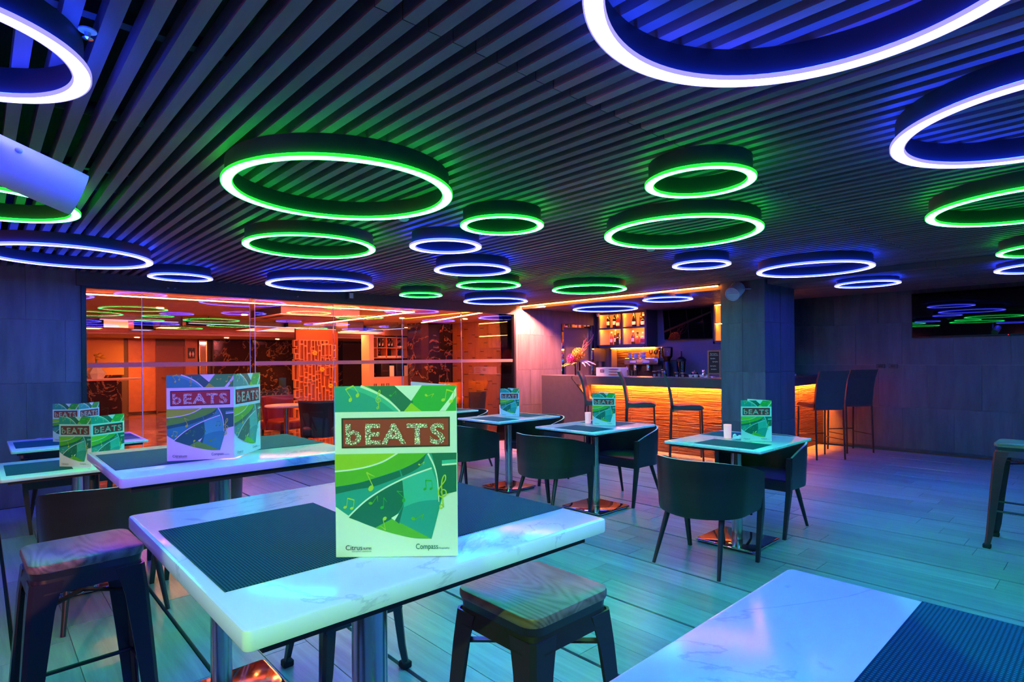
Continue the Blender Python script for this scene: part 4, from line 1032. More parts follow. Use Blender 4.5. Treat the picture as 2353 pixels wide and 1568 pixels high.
# vase of flowers
t = bx('flower_vase', 'glass vase of orange and pink flowers with tall twigs on the bar end', 'flower vase', (7.48, 6.42, 1.0905))
MB().lathe([(0.0, 0), (0.045, 0), (0.048, 0.005), (0.05, 0.24), (0.045, 0.24), (0.042, 0.02), (0.0, 0.02)], 20).build('glass', 'clear_glass', t)
def pincushion(c, r, n, m, name):
    mb = MB().blob(c, r*0.55, r*0.55, r*0.5, 10, 6)
    for i in range(n):
        z = 1-2*(i+0.5)/n; q = i*2.39996; s = math.sqrt(1-z*z); d = Vector((s*math.cos(q), s*math.sin(q), z)); p = Vector(c)
        mb.tube([p+d*r*0.4, p+d*r*0.8, p+d*r], [r*0.05, r*0.05, r*0.10], 5)
    return mb.build(name, m, t)
pincushion((0.0, -0.02, 0.36), 0.112, 90, 'petal_orange', 'orange_flower'); pincushion((-0.06, 0.075, 0.285), 0.088, 70, 'petal_pink', 'pink_flower')
MB().tube([(0, 0, 0.03), (0.0, -0.01, 0.3)], 0.006, 6).tube([(0.01, 0.01, 0.03), (-0.05, 0.07, 0.24)], 0.006, 6).build('stem', 'leaf_green', t)
for k in range(9):
    a = random.uniform(-0.25, 0.25); pts = [(0.01, -0.01, 0.1)]; p = Vector((0.02, -0.06, 0.34))
    for s in range(8):
        pts.append(tuple(p)); p = p+Vector((random.uniform(-0.03, 0.03), -0.035+random.uniform(-0.045, 0.045)+(0.06 if s > 5 else 0), 0.052+random.uniform(-0.02, 0.02)))
    MB().tube(pts, [0.005]*2+[0.0045]*3+[0.0035]*2+[0.002]*2, 5).build('twig', 'twig', t)
def leaf(o, L, w, dirv, droop, m, lobes=0):
    mb = MB(); d = Vector(dirv).normalized(); sd = d.cross(Vector((0, 0, 1))).normalized(); n = 8; vs = []; fs = []
    for i in range(n+1):
        u = i/n; c = Vector(o)+d*L*u+Vector((0, 0, 0.25*L*u-droop*u*u)); ww = w*math.sin(PI*min(1, 0.06+u*0.94))**0.8
        if lobes and i % 2 == 0: ww *= 0.45
        for q in (-1, 0, 1): vs.append(c+sd*ww*q-Vector((0, 0, abs(q)*0.012)))
    for i in range(n):
        for q in range(2): fs.append((i*3+q, i*3+q+1, i*3+q+4, i*3+q+3))
    k = len(vs); vs += [v-Vector((0, 0, 0.0015)) for v in vs]; fs += [tuple(reversed([i+k for i in f])) for f in fs]
    return mb.add(vs, fs, 0, True).build('leaf', m, t)
leaf((-0.02, 0.03, 0.22), 0.24, 0.045, (-0.4, 0.9, 0), 0.12, 'leaf_green'); leaf((-0.02, 0.04, 0.20), 0.20, 0.05, (-0.8, 0.5, 0), 0.09, 'leaf_green'); leaf((-0.02, -0.01, 0.22), 0.13, 0.035, (-0.9, 0.1, 0), 0.06, 'leaf_green')
for a, L in ((-1.35, 0.30), (-1.62, 0.24), (-1.1, 0.26), (-1.85, 0.18)): leaf((0.01, -0.04, 0.24), L, 0.035, (math.cos(a), math.sin(a), 0), 0.13, 'leaf_silver', 1)
# black urn
t = bx('black_urn', 'round black ice bucket on the bar behind the flowers', 'ice bucket', (7.66, 6.10, 1.0875))
MB().lathe([(0, 0), (0.085, 0), (0.09, 0.01), (0.105, 0.22), (0.108, 0.235), (0.10, 0.235), (0.085, 0.03), (0, 0.03)], 24).build('body', 'tv_bezel', t)
MB().ring(0.030, 0.024, -0.004, 0.004, 20).build('handle', 'steel', t).matrix_local = Matrix.Translation((-0.112, 0, 0.06)) @ Matrix.Rotation(PI/2, 4, 'Y')
# white carton
t = bx('white_carton', 'white printed carton with red stripes lying on the bar', 'box', (7.50, 5.71, 1.0875), math.radians(2))
MB().rbox(-0.11, 0.11, -0.235, 0.235, 0, 0.138, 0.002, 1).build('carton', 'box_white', t)
MB().box(-0.1112, -0.1102, 0.075, 0.155, 0.06, 0.105).build('logo', 'ink_black', t)
mb = MB()
for k, (y, w) in enumerate(((0.145, 0.008), (0.128, 0.012), (0.112, 0.008), (0.096, 0.012))): mb.box(-0.1118, -0.1113, y-w/2-0.002, y+w/2-0.002, 0.072, 0.092+0.005*(k % 2))
mb.build('logo_lettering', 'label_white', t)
for z in (0.028, 0.072, 0.110): MB().blob((-0.110, -0.105, z), 0.004, 0.10, 0.014, 12, 8).build('printed_stripe', 'sausage', t)
# espresso machine
t = bx('espresso_machine', 'two-group espresso machine behind the bar with cups stacked on top', 'coffee machine', (9.16, 6.17, 0.9305))
MB().rbox(-0.06, 0.18, -0.36, 0.36, 0.04, 0.36, 0.012, 2).build('body', 'tv_bezel', t)
MB().rbox(-0.20, 0.18, -0.37, 0.37, 0.32, 0.44, 0.02, 2).build('head', 'steel', t)
MB().rbox(-0.21, -0.06, -0.36, 0.36, 0.0, 0.06, 0.008, 1).build('drip_tray', 'steel', t)
for y in (0.16, -0.12):
    MB().lathe([(0.034, 0.21), (0.036, 0.30), (0.03, 0.325)], 16, (-0.13, y, 0)).build('group_head', 'chrome', t)
    h = MB().lathe([(0.0, 0.185), (0.03, 0.188), (0.034, 0.212), (0.0, 0.213)], 16, (-0.13, y, 0)).tube([(-0.15, y, 0.20), (-0.27, y+0.02, 0.185)], 0.012, 8).build('portafilter', 'black_metal', t)
    MB().rbox(-0.213, -0.205, y-0.07, y+0.07, 0.355, 0.395, 0.003, 1).build('display', 'white_plastic', t)
MB().tube([(-0.16, 0.31, 0.32), (-0.2, 0.32, 0.25), (-0.19, 0.32, 0.12)], 0.006, 8).build('steam_pipe', 'chrome', t)
MB().rbox(0.0, 0.19, -0.62, -0.38, 0.0, 0.40, 0.01, 1).build('side_panel', 'shelf_grey', t)
cupm = MB().lathe([(0.0, 0.0), (0.022, 0.0), (0.026, 0.004), (0.038, 0.05), (0.035, 0.05), (0.024, 0.008), (0, 0.008)], 14).mesh('cup', 'white_ceramic')
def cup(x, y, z, lab, grp, s=1.0):
    o = mob('coffee_cup', cupm); o.location = (x, y, z); o.scale = (s, s, s); tag(o, lab, 'cup', grp)
for k in range(5):
    for j in range(2): cup(9.05+0.05*(k % 2), 6.46-0.075*k, 1.371+j*0.052, ('lower' if j == 0 else 'upper')+' white cup in the '+ORD[k]+' stack from the left on the espresso machine', 'cups on the espresso machine')
gm = MB().lathe([(0.0, 0), (0.03, 0), (0.031, 0.003), (0.004, 0.008), (0.004, 0.06), (0.028, 0.085), (0.033, 0.12), (0.028, 0.15), (0.026, 0.15), (0.030, 0.12), (0.025, 0.088), (0.0, 0.07)], 14).mesh('wine_glass', 'clear_glass')
for k in range(5):
    o = mob('wine_glass', gm); o.location = (9.12+0.07*(k % 2), 6.05-0.055*k, 1.371); tag(o, ORD[k]+' wine glass from the left in the row on the espresso machine', 'glass', 'glasses on the espresso machine')
# grinder
t = bx('coffee_grinder', 'black coffee grinder with a clear bean hopper behind the bar', 'coffee grinder', (9.05, 5.665, 0.9305))
MB().lathe([(0, 0), (0.10, 0), (0.105, 0.02), (0.075, 0.06), (0.08, 0.26), (0.065, 0.34), (0.05, 0.37), (0, 0.37)], 20).build('body', 'tv_bezel', t)
MB().lathe([(0.045, 0.37), (0.06, 0.42), (0.095, 0.47), (0.098, 0.62), (0.094, 0.62), (0.09, 0.475), (0.055, 0.425)], 20, cap=False).build('hopper', 'clear_glass', t)
MB().lathe([(0.04, 0.375), (0.057, 0.424), (0.086, 0.468), (0.0, 0.47)], 20).build('beans', 'b_brown', t)
MB().lathe([(0.1, 0.62), (0.1, 0.635), (0.04, 0.645), (0, 0.646)], 20).build('lid', 'tv_bezel', t)
MB().rbox(-0.16, -0.08, -0.05, 0.05, 0.10, 0.24, 0.01, 1).build('doser', 'chrome', t)
# blender
t = bx('jug_blender', 'dark blender jug with a tall black lid handle behind the bar', 'blender', (9.1, 5.415, 0.9305))
MB().rbox(-0.08, 0.08, -0.08, 0.08, 0, 0.16, 0.015, 2).build('motor_base', 'tv_bezel', t)
MB().lathe([(0.05, 0.16), (0.062, 0.20), (0.075, 0.38), (0.070, 0.38), (0.057, 0.2)], 18, cap=False).build('jug', 'clear_glass', t)
MB().lathe([(0.085, 0.375), (0.085, 0.42), (0.05, 0.45), (0.02, 0.46), (0.012, 0.56), (0, 0.56)], 16).build('lid', 'tv_bezel', t)
# glassware and small pieces
t = bx('glass_teapot', 'clear glass teapot on the back counter right of the blender', 'teapot', (9.0, 5.10, 0.9305))
MB().lathe([(0, 0), (0.06, 0), (0.085, 0.05), (0.08, 0.13), (0.05, 0.18), (0.047, 0.18), (0.076, 0.128), (0.08, 0.05), (0.055, 0.006), (0, 0.006)], 20).build('pot', 'clear_glass', t)
MB().lathe([(0.052, 0.18), (0.04, 0.2), (0.012, 0.21), (0.014, 0.23), (0, 0.235)], 16).build('lid', 'steel', t); MB().tube([(0, -0.075, 0.14), (0, -0.13, 0.13), (0, -0.13, 0.06), (0, -0.08, 0.04)], 0.007, 8).build('handle', 'tv_bezel', t)
MB().lathe([(0, 0), (0.05, 0), (0.055, 0.10), (0.03, 0.13), (0.0, 0.13)], 16, (0.0, 0.16, 0)).build('black_pot', 'tv_bezel', t)
def jar(x, y, lab, h=0.075):
    t = thing('glass_jar', lab, 'jar', (x, y, 1.0875), 0, 'small jars on the bar')
    MB().lathe([(0, 0), (0.03, 0), (0.032, 0.004), (0.032, h), (0.029, h), (0.029, 0.006), (0, 0.006)], 16).build('glass', 'clear_glass', t)
    MB().lathe([(0, 0.007), (0.027, 0.007), (0.027, h*0.55), (0, h*0.55)], 14).build('content', 'box_white', t); MB().lathe([(0.033, h), (0.033, h+0.014), (0, h+0.015)], 16).build('lid', 'steel', t)
jar(7.55, 4.95, 'left of two small glass jars beside the side-on bar chair back'); jar(7.53, 4.85, 'right of two small glass jars beside the side-on bar chair back', 0.085)
jar(7.60, 4.60, 'small lidded jar right of the bar chair back on the worktop', 0.06); jar(7.60, 4.50, 'small lidded jar farther right on the worktop', 0.055)
for k in range(6): cup(7.58+0.06*(k % 2), 4.36-0.045*k, 1.0875, ORD[k]+' white cup from the left in the row at the right end of the bar', 'cups at the right end of the bar', 0.8)
t = bx('figurine', 'small silver bear-shaped sugar pot on the bar beside the menu board', 'figurine', (7.6, 4.17, 1.0875))
MB().blob((0, 0, 0.035), 0.026, 0.026, 0.035, 12, 8).build('body', 'chrome', t); MB().blob((0, 0, 0.085), 0.020, 0.020, 0.020, 12, 8).blob((0, 0.014, 0.104), 0.007, 0.007, 0.007, 8, 5).blob((0, -0.014, 0.104), 0.007, 0.007, 0.007, 8, 5).build('head', 'chrome', t)
t = bx('bar_tray', 'flat steel tray on the bar left of the chalkboard', 'tray', (7.57, 4.08, 1.0875)); MB().rbox(-0.1, 0.1, -0.06, 0.06, 0, 0.008, 0.003, 1).build('tray', 'steel', t); MB().rbox(-0.1, -0.094, -0.06, 0.06, 0.008, 0.018, 0.002, 1).build('rim', 'steel', t); MB().rbox(0.094, 0.1, -0.06, 0.06, 0.008, 0.018, 0.002, 1).build('rim', 'steel', t)
# stacked glass rack
t = bx('glass_rack', 'dark rack of small glasses on the bar right of the white carton', 'rack', (7.56, 5.36, 1.0875))
MB().box(-0.07, 0.07, -0.10, 0.10, 0, 0.008).build('base', 'steel', t)
for k in range(3): MB().lathe([(0, 0.008), (0.024, 0.008), (0.03, 0.10), (0.027, 0.10), (0.022, 0.014), (0, 0.014)], 14, (0, -0.065+0.065*k, 0)).build('tumbler', 'clear_glass', t)
# chalkboard
t = bx('chalkboard_sign', 'small wooden A-frame chalkboard with white handwriting at the end of the bar', 'sign', (7.50, 3.955, 1.0875), math.radians(-62))
def lean(mb, name, m, a, off=(0, 0, 0)):
    R = Matrix.Rotation(a, 4, 'X'); mb.v = [tuple((R @ Vector(v))+Vector(off)) for v in mb.v]; return mb.build(name, m, t)
for sg in (1, -1):
    a = -0.16 if sg > 0 else 0.22
    off = (0, -0.075, 0.004) if sg > 0 else (0, 0.105, 0.004)
    lean(MB().box(-0.085, -0.068, -0.008, 0.008, 0, 0.385).box(0.068, 0.085, -0.008, 0.008, 0, 0.385).box(-0.068, 0.068, -0.008, 0.008, 0.368, 0.385).box(-0.068, 0.068, -0.008, 0.008, 0.05, 0.067), 'frame', 'frame_wood', a, off)
    lean(MB().box(-0.068, 0.068, -0.003, 0.003, 0.067, 0.368), 'board', 'chalkboard', a, off)
def scrib(z, w, amp, x0=-0.05):
    pts = [(x0+w*i/14, -0.0042, z+amp*math.sin(i*2.1)*(0.5+0.5*math.sin(i*0.9))) for i in range(15)]
    lean(MB().tube(pts, 0.0022, 4), 'chalk_writing', 'chalk', -0.16, (0, -0.075, 0.004))
scrib(0.335, 0.095, 0.014); lean(MB().box(-0.055, 0.055, -0.0045, -0.0035, 0.312, 0.315), 'chalk_writing', 'chalk', -0.16, (0, -0.075, 0.004))
scrib(0.27, 0.06, 0.013, -0.045); scrib(0.225, 0.07, 0.012, -0.02); scrib(0.165, 0.075, 0.010, -0.05); scrib(0.12, 0.07, 0.010, -0.04)
t = bx('wall_switch', 'dark switch plate on the wall behind the bar under the television', 'switch', (9.352, 4.98, 1.12)); MB().rbox(-0.008, 0.006, -0.06, 0.06, -0.04, 0.04, 0.004, 1).build('plate', 'bar_grey', t); MB().rbox(-0.012, -0.008, -0.03, 0.03, -0.015, 0.015, 0.001, 1).build('rocker', 'tv_bezel', t)
t = bx('bar_camera', 'small white dome camera at the upper left of the bottle cabinet', 'camera', (8.97, 7.16, 2.215)); MB().lathe([(0.035, 0.03), (0.035, 0.01), (0.025, -0.012), (0, -0.02)], 16).build('dome', 'white_plastic', t); MB().lathe([(0.04, 0.03), (0.04, 0.042), (0, 0.043)], 16).build('base', 'white_plastic', t)

t = bx('napkin_caddy', 'small white napkin caddy on the bar just right of the pillar', 'caddy', (8.72, 3.42, 1.0875))
MB().rbox(-0.10, 0.12, -0.05, 0.05, 0, 0.035, 0.004, 1).build('tray', 'box_white', t); MB().tube([(-0.05, 0, 0.035), (-0.05, 0, 0.085)], 0.006, 8).tube([(-0.075, 0, 0.085), (-0.02, 0, 0.085)], 0.006, 8).build('handle', 'box_white', t)

# ------------------------------------------------------------------ lobby behind the glass
structure(MB().box(-3.0, 14.5, 7.31, 18.3, -0.06, 0.0).build('floor_lobby', 'marble_floor'))
structure(MB().box(-3.0, 14.5, 7.33, 15.6, 2.31, 2.40).build('ceiling_lobby', 'lobby_ceiling'))
structure(MB().box(-3.0, 14.5, 15.6, 18.3, 2.02, 2.40).build('ceiling_lobby_low', 'lobby_ceiling'))
structure(MB().box(-3.1, -3.0, 7.3, 18.3, 0, 2.4).build('wall_lobby_left', 'lobby_wood'))
structure(MB().box(14.5, 14.6, 7.3, 18.3, 0, 2.4).build('wall_lobby_right', 'pink_wall'))
wf = structure(MB().box(-3.0, 14.5, 18.2, 18.3, 0, 2.4).build('wall_lobby', 'lobby_olive'))
for (a, b, z0, z1, m, n) in ((-3.0, 2.85, 1.05, 2.02, 'lobby_yellow', 'yellow_panel'), (2.95, 3.58, 0.05, 2.02, 'lobby_wood', 'timber_panel'), (4.30, 4.62, 0.05, 2.02, 'lobby_wood', 'timber_panel'), (5.20, 5.45, 0.05, 2.02, 'lobby_wood', 'timber_panel'),
   (-3.0, 2.80, 0.0, 1.05, 'marble_brown', 'marble_panel')):
    MB().box(a, b, 18.17, 18.2, z0, z1).build(n, m, wf)
d = structure(MB().box(3.62, 4.26, 18.15, 18.19, 0.02, 1.78).build('door_2', 'lobby_door')); MB().box(3.58, 3.62, 18.13, 18.2, 0, 1.82).box(4.26, 4.30, 18.13, 18.2, 0, 1.82).box(3.62, 4.26, 18.13, 18.2, 1.78, 1.82).build('door_frame', 'lobby_door', d)
MB().tube([(3.70, 18.10, 0.95), (3.82, 18.10, 0.95)], 0.014, 8).build('door_handle', 'gold', d)
t = thing('washroom_sign', 'black washroom sign with two pale figures on the far lobby wall', 'sign', (4.46, 18.155, 1.62)); MB().box(-0.09, 0.09, 0, 0.014, -0.15, 0.15).build('plate', 'ink_black', t)
for xx in (-0.035, 0.04):
    MB().prism([(0, -0.11), (0.028, -0.02), (0, 0.06), (-0.028, -0.02)], lambda u, v, q: (xx+u, q, v), -0.003, -0.0005).build('figure', 'label_white', t)
MB().prism([(0.0, 0.10), (0.035, 0.12), (0.0, 0.14), (0.03, 0.12)], lambda u, v, q: (u, q, v), -0.003, -0.0005).build('arrow', 'label_white', t)
# gilt columns and mirror strips
for (x0, x1, lab) in ((4.66, 4.82, 'left gilt mirror column on the far lobby wall'), (5.02, 5.16, 'right gilt mirror column on the far lobby wall')):
    t = thing('mirror_column', lab, 'column', ((x0+x1)/2, 18.1, 0), 0, 'gilt mirror columns'); w = (x1-x0)/2
    MB().box(-w, w, 0, 0.08, 0, 2.0).build('mirror', 'mirror', t); MB().box(-w-0.02, -w, -0.02, 0.08, 0, 2.0).box(w, w+0.02, -0.02, 0.08, 0, 2.0).build('frame', 'gold', t)
# brown marble wall and pier
w = structure(MB().box(4.95, 8.9, 17.85, 17.95, 0, 2.02).build('wall_marble', 'grout'))
for k in range(5): MB().box(4.95+0.79*k+0.002, 4.95+0.79*(k+1)-0.002, 17.835, 17.85, 0.0, 2.015).build('marble_slab', 'marble_brown', w)
t = thing('marble_pier', 'black marble pier with a lit brown edge in the lobby', 'pillar', (8.15, 12.1, 0))
MB().box(0.0, 1.4, 0.02, 0.6, 0, 2.306).build('core', 'marble_black', t); MB().box(0.2, 0.7, 0, 0.019, 0, 2.306).build('slab', 'marble_black', t); MB().box(0.703, 1.4, 0, 0.019, 0, 2.306).build('slab', 'marble_black', t); MB().box(-0.02, 0.198, -0.02, 0.6, 0, 2.306).build('edge_slab', 'marble_brown', t)
# notched timber wall on the right
w = structure(MB().box(9.12, 9.2, 7.4, 12.1, 0, 2.31).build('wall_timber', 'notch'))
y = 7.42; k = 0
while y < 12.05:
    bw = 0.13+0.05*((k*7) % 3)/2
    z = -0.3-0.21*((k*5) % 4)
    while z < 2.31:
        z0, z1 = max(0, z+0.012), min(2.31, z+0.56)
        if z1-z0 > 0.05: MB().box(9.095, 9.12, y+0.002, y+bw-0.002, z0, z1).build('timber_board', 'timber_dark', w)
        z += 0.572
    y += bw; k += 1
# coffee station: shelves with cups, machines, counter
cs = thing('coffee_station', 'lobby coffee station with pigeonhole shelves over a stone counter', 'shelf unit', (7.30, 13.0, 0))
MB().box(-0.13, 0.0, -0.05, 0.35, 0, 2.02).build('pink_post', 'pink_wall', cs)
MB().box(0.0, 1.45, 0.33, 0.35, 0.95, 2.02).build('back_board', 'marble_black', cs); MB().box(0.0, 1.45, -0.02, 0.35, 0.70, 0.95).build('counter', 'pink_wall', cs); MB().box(0, 1.45, 0.0, 0.35, 0, 0.70).build('base', 'leather_red', cs)
for xx in (0.0, 0.15, 0.42, 0.72, 1.02): MB().box(xx, xx+0.018, 0.05, 0.33, 1.42, 1.96).build('upright', 'lobby_wood', cs)
for zz in (1.42, 1.68, 1.95): MB().box(0, 1.04, 0.05, 0.33, zz, zz+0.02).build('shelf_board', 'lobby_wood', cs)
for r in range(6):
    for c in range(2): MB().box(1.06+c*0.19, 1.24+c*0.19, 0.04, 0.06+0.02*((r+c) % 2), 0.97+r*0.165, 1.12+r*0.165).build('stone_block', 'lobby_wood', cs)
for zz, n, r0 in ((1.44, 14, 0.2), (1.70, 4, 0.75)):
    for k in range(n):
        cup(7.30+r0+0.056*k, 13.12, zz, ORD[k]+' white cup from the left on the '+('lower' if n == 14 else 'upper')+' shelf of the lobby coffee station', 'cups on the lobby shelves', 0.9)
for k in range(6): bottle('wine', 'b_dark', 7.50+0.09*k, 13.15, 1.70, ORD[k]+' dark bottle from the left on the lobby coffee station shelf', 'label_white', 'b_dark', 0.75)
for k, xx in enumerate((0.36, 0.80)):
    t = thing('coffee_brewer', ('left' if k == 0 else 'right')+' black and chrome coffee brewer on the lobby coffee station', 'coffee machine', (7.30+xx, 13.08, 0.951), 0, 'lobby coffee brewers')
    MB().rbox(-0.13, 0.10, -0.1, 0.2, 0, 0.34, 0.01, 1).build('body', 'tv_bezel', t); MB().rbox(0.11, 0.24, -0.1, 0.15, 0, 0.28, 0.008, 1).build('tank', 'white_plastic', t); MB().box(-0.1, 0.07, -0.106, -0.1, 0.14, 0.155).build('trim_bar', 'gold', t)
# lattice screen of stacked open boxes
ls = thing('lattice_screen', 'decorative lattice screen of many open timber frames in the lobby', 'screen', (5.08, 12.5, 0))
random.seed(11)
xc = 0.0
while xc < 0.90:
    wv = random.choice((0.075, 0.095, 0.115)); z = random.uniform(-0.1, 0.0)
    while z < 1.80:
        hv = random.choice((0.12, 0.18, 0.26, 0.34)); z0, z1 = max(z, 0.0), min(z+hv, 1.84)
        if z1-z0 > 0.06:
            dy = random.uniform(-0.04, 0.04); s = 0.016; mb = MB()
            mb.box(xc, xc+wv, dy-0.05, dy+0.05, z0, z0+s).box(xc, xc+wv, dy-0.05, dy+0.05, z1-s, z1).box(xc, xc+s, dy-0.05, dy+0.05, z0+s, z1-s).box(xc+wv-s, xc+wv, dy-0.05, dy+0.05, z0+s, z1-s)
            mb.build('open_frame', 'lattice', ls)
        z += hv+random.choice((0.0, 0.0, 0.03, 0.06))
    xc += wv*0.93
for (xx, zz) in ((0.45, 1.55), (0.62, 1.18), (0.82, 0.80)):
    mb = MB()
    for k in range(6):
        a = k*PI/3; mb.blob((xx+0.035*math.cos(a), -0.07, zz+0.035*math.sin(a)), 0.028, 0.012, 0.022, 8, 5)
    mb.build('yellow_orchid', 'petal_yellow', ls)
structure(MB().box(6.0, 7.15, 14.6, 14.7, 0, 2.31).build('wall_niche', 'lobby_door'))
for (x0, x1, y, z, lab) in ((0.9, 9.0, 7.42, 2.205, 'added hidden warm cove light above the glass on the lobby side'), (-1.0, 9.0, 15.54, 2.10, 'added hidden warm cove light on the step of the far lobby ceiling')):  # out-of-sight coves added to brighten the lobby ceiling
    t = thing('added_cove_light', lab, 'light strip', ((x0+x1)/2, y, z), 0, 'added cove lights in the lobby'); w_ = (x1-x0)/2
    MB().box(-w_, w_, -0.06, 0.05, -0.03, -0.005).build('ledge', 'lobby_ceiling', t); MB().box(-w_, w_, -0.03, 0.0, -0.004, 0.012).build('diffuser', 'added_cove' if y < 10 else 'added_cove_far', t); MB().box(-w_, w_, -0.075, -0.061, -0.03, 0.06).build('lip', 'lobby_ceiling', t)
# reception desk and vase
t = thing('reception_desk', 'dark marble reception desk at the left of the lobby', 'desk', (-0.2, 16.2, 0)); MB().box(0, 2.6, 0, 0.6, 0, 0.96).build('body', 'marble_brown', t); MB().box(-0.05, 3.1, -0.08, 0.65, 0.96, 1.0).build('worktop', 'pink_wall', t)
t = thing('lobby_vase', 'white faceted vase with yellow flowers on the reception desk', 'vase', (2.02, 16.3, 1.0)); MB().lathe([(0, 0), (0.13, 0), (0.2, 0.13), (0.09, 0.27), (0.07, 0.27), (0, 0.26)], 8, smooth=False).build('vase', 'white_ceramic', t)
mb = MB()
for k in range(9): mb.blob((random.uniform(-0.16, 0.16), random.uniform(-0.1, 0.1), 0.52+random.uniform(-0.05, 0.05)), 0.05, 0.05, 0.035, 8, 5)
mb.build('flowers', 'petal_yellow', t); MB().tube([(0, 0, 0.25), (0, 0, 0.5)], 0.02, 6).build('stem', 'leaf_green', t)
MB().add([(0.05, 0, 0.3), (0.2, -0.06, 0.36), (0.42, -0.05, 0.27), (0.2, 0.05, 0.32)], [(0, 1, 2, 3), (3, 2, 1, 0)]).build('leaf', 'leaf_green', t)
# ceiling lines, panels, air conditioners
def lobbyline(p, q, lab, w=0.05, m='lobby_strip', z=2.3, grp='warm light lines on the lobby ceiling'):
    a, b = Vector(p), Vector(q); t = thing('lobby_light_line', lab, 'light strip', ((a.x+b.x)/2, (a.y+b.y)/2, z), math.atan2(b.y-a.y, b.x-a.x), grp); L = (b-a).length/2
    MB().box(-L, L, -w/2-0.02, w/2+0.02, -0.004, 0.009).build('channel', 'black_metal', t); MB().box(-L, L, -w/2, w/2, -0.012, -0.0045).build('diffuser', m, t)
lobbyline((0.2, 9.47, 0), (6.06, 9.34, 0), 'long warm light line just inside the glass across the lobby ceiling'); lobbyline((6.12, 9.36, 0), (6.22, 14.3, 0), 'warm light line running away from the right end of the long one', 0.07); lobbyline((6.26, 14.35, 0), (9.1, 13.95, 0), 'warm light line over the coffee station')
lobbyline((8.05, 11.9, 0), (7.20, 8.4, 0), 'slanting warm light line at the right of the lobby ceiling', 0.06)
for k, (p, q) in enumerate((((1.61, 12.49), (2.87, 12.64)), ((3.11, 12.8), (5.64, 13.4)), ((5.2, 13.16), (8.2, 14.1)), ((5.32, 15.4), (5.16, 13.56)), ((7.46, 13.55), (7.69, 12.2)))):
    a, b = Vector((*p, 2.15)), Vector((*q, 2.15)); t = thing('line_pendant', ('black linear pendant at the left of the lobby, cool white underside', 'long black linear pendant in the middle of the lobby ceiling', 'longest black linear pendant at the right of the lobby ceiling', 'black linear pendant pointing away from us over the lobby door', 'short black linear pendant slanting before the coffee station')[k], 'pendant light', (0, 0, 0), 0, 'black linear pendants'); 
    MB().bar(a+Vector((0, 0, 0.055)), b+Vector((0, 0, 0.055)), 0.09, 0.10).build('body', 'black_metal', t); MB().bar(a, b, 0.06, 0.008).build('diffuser', 'cool_strip', t)
    for s in (0.15, 0.85): c = a.lerp(b, s); MB().tube([c+Vector((0, 0, 0.1)), c+Vector((0, 0, 0.159))], 0.006, 6).build('hanger', 'black_metal', t)
for k, (x, y, m, lab) in enumerate(((1.70, 14.6, 'lobby_panel', 'warm square box lantern at the left of the lobby ceiling'), (2.66, 14.8, 'cool_strip', 'cool white box lantern in the lobby next to the warm one'), (2.9, 13.6, 'lobby_panel', 'warm box lantern above the lobby door'), (6.62, 12.9, 'lobby_panel', 'warm box lantern before the coffee station'))):
    t = thing('box_lantern', lab, 'pendant light', (x, y, 2.08), 0, 'box lanterns in the lobby'); s = 0.2
    MB().box(-s, s, -s*1.6, -s*1.6+0.01, 0, 0.23).box(-s, s, s*1.6-0.01, s*1.6, 0, 0.23).box(-s, -s+0.01, -s*1.6, s*1.6, 0, 0.23).box(s-0.01, s, -s*1.6, s*1.6, 0, 0.23).build('shade', 'black_metal', t); MB().box(-s+0.012, s-0.012, -s*1.6+0.012, s*1.6-0.012, 0.01, 0.02).build('diffuser', m, t)
for k, (x, y, lab) in enumerate(((4.45, 10.4, 'nearer ceiling air conditioner seen through the glass'), (4.05, 14.7, 'farther ceiling air conditioner seen through the glass'))):
    t = thing('air_conditioner', lab, 'air conditioner', (x, y, 2.155), 0, 'ceiling air conditioners in the lobby')
    MB().box(-0.72, 0.72, -0.72, 0.72, 0.02, 0.15).build('body', 'black_metal', t); MB().rbox(-0.74, 0.74, -0.74, 0.74, 0, 0.02, 0.006, 1).build('panel', 'lobby_ceiling', t)
    for (a, b, c, d) in ((-0.5, 0.5, -0.64, -0.57), (-0.5, 0.5, 0.57, 0.64), (-0.64, -0.57, -0.5, 0.5), (0.57, 0.64, -0.5, 0.5)): MB().box(a, b, c, d, -0.002, 0.001).build('air_slot', 'notch', t)
for k, (x, y) in enumerate(((2.3, 11.3), (3.9, 12.0), (6.9, 11.0), (8.2, 10.4), (4.9, 16.5), (7.0, 13.4), (3.0, 17.3), (6.4, 16.9))):
    t = thing('downlight', ('small round warm downlight in the lobby ceiling before the air conditioner on the left', 'small warm downlight in the lobby ceiling behind the near air conditioner', 'small warm downlight in the lobby ceiling beside the slanting light line', 'small warm downlight in front of the black marble pier', 'small warm downlight over the brown marble wall', 'small warm downlight before the coffee station', 'small warm downlight above the lobby timber panel', 'small warm downlight above the middle of the marble wall')[k], 'downlight', (x, y, 2.305 if y < 15.6 else 2.015), 0, 'round downlights in the lobby ceiling'); MB().lathe([(0.05, 0), (0.05, -0.006), (0.0, -0.006)], 16).build('face', 'downlight_face', t); MB().ring(0.062, 0.0505, -0.009, 0.002, 24).build('trim', 'white_plastic', t); spot((x, y, 2.28 if y < 15.6 else 1.99), (x, y+0.01, 0), (1.0, 0.30, 0.07), 90, 125, 0.6, 0.04)
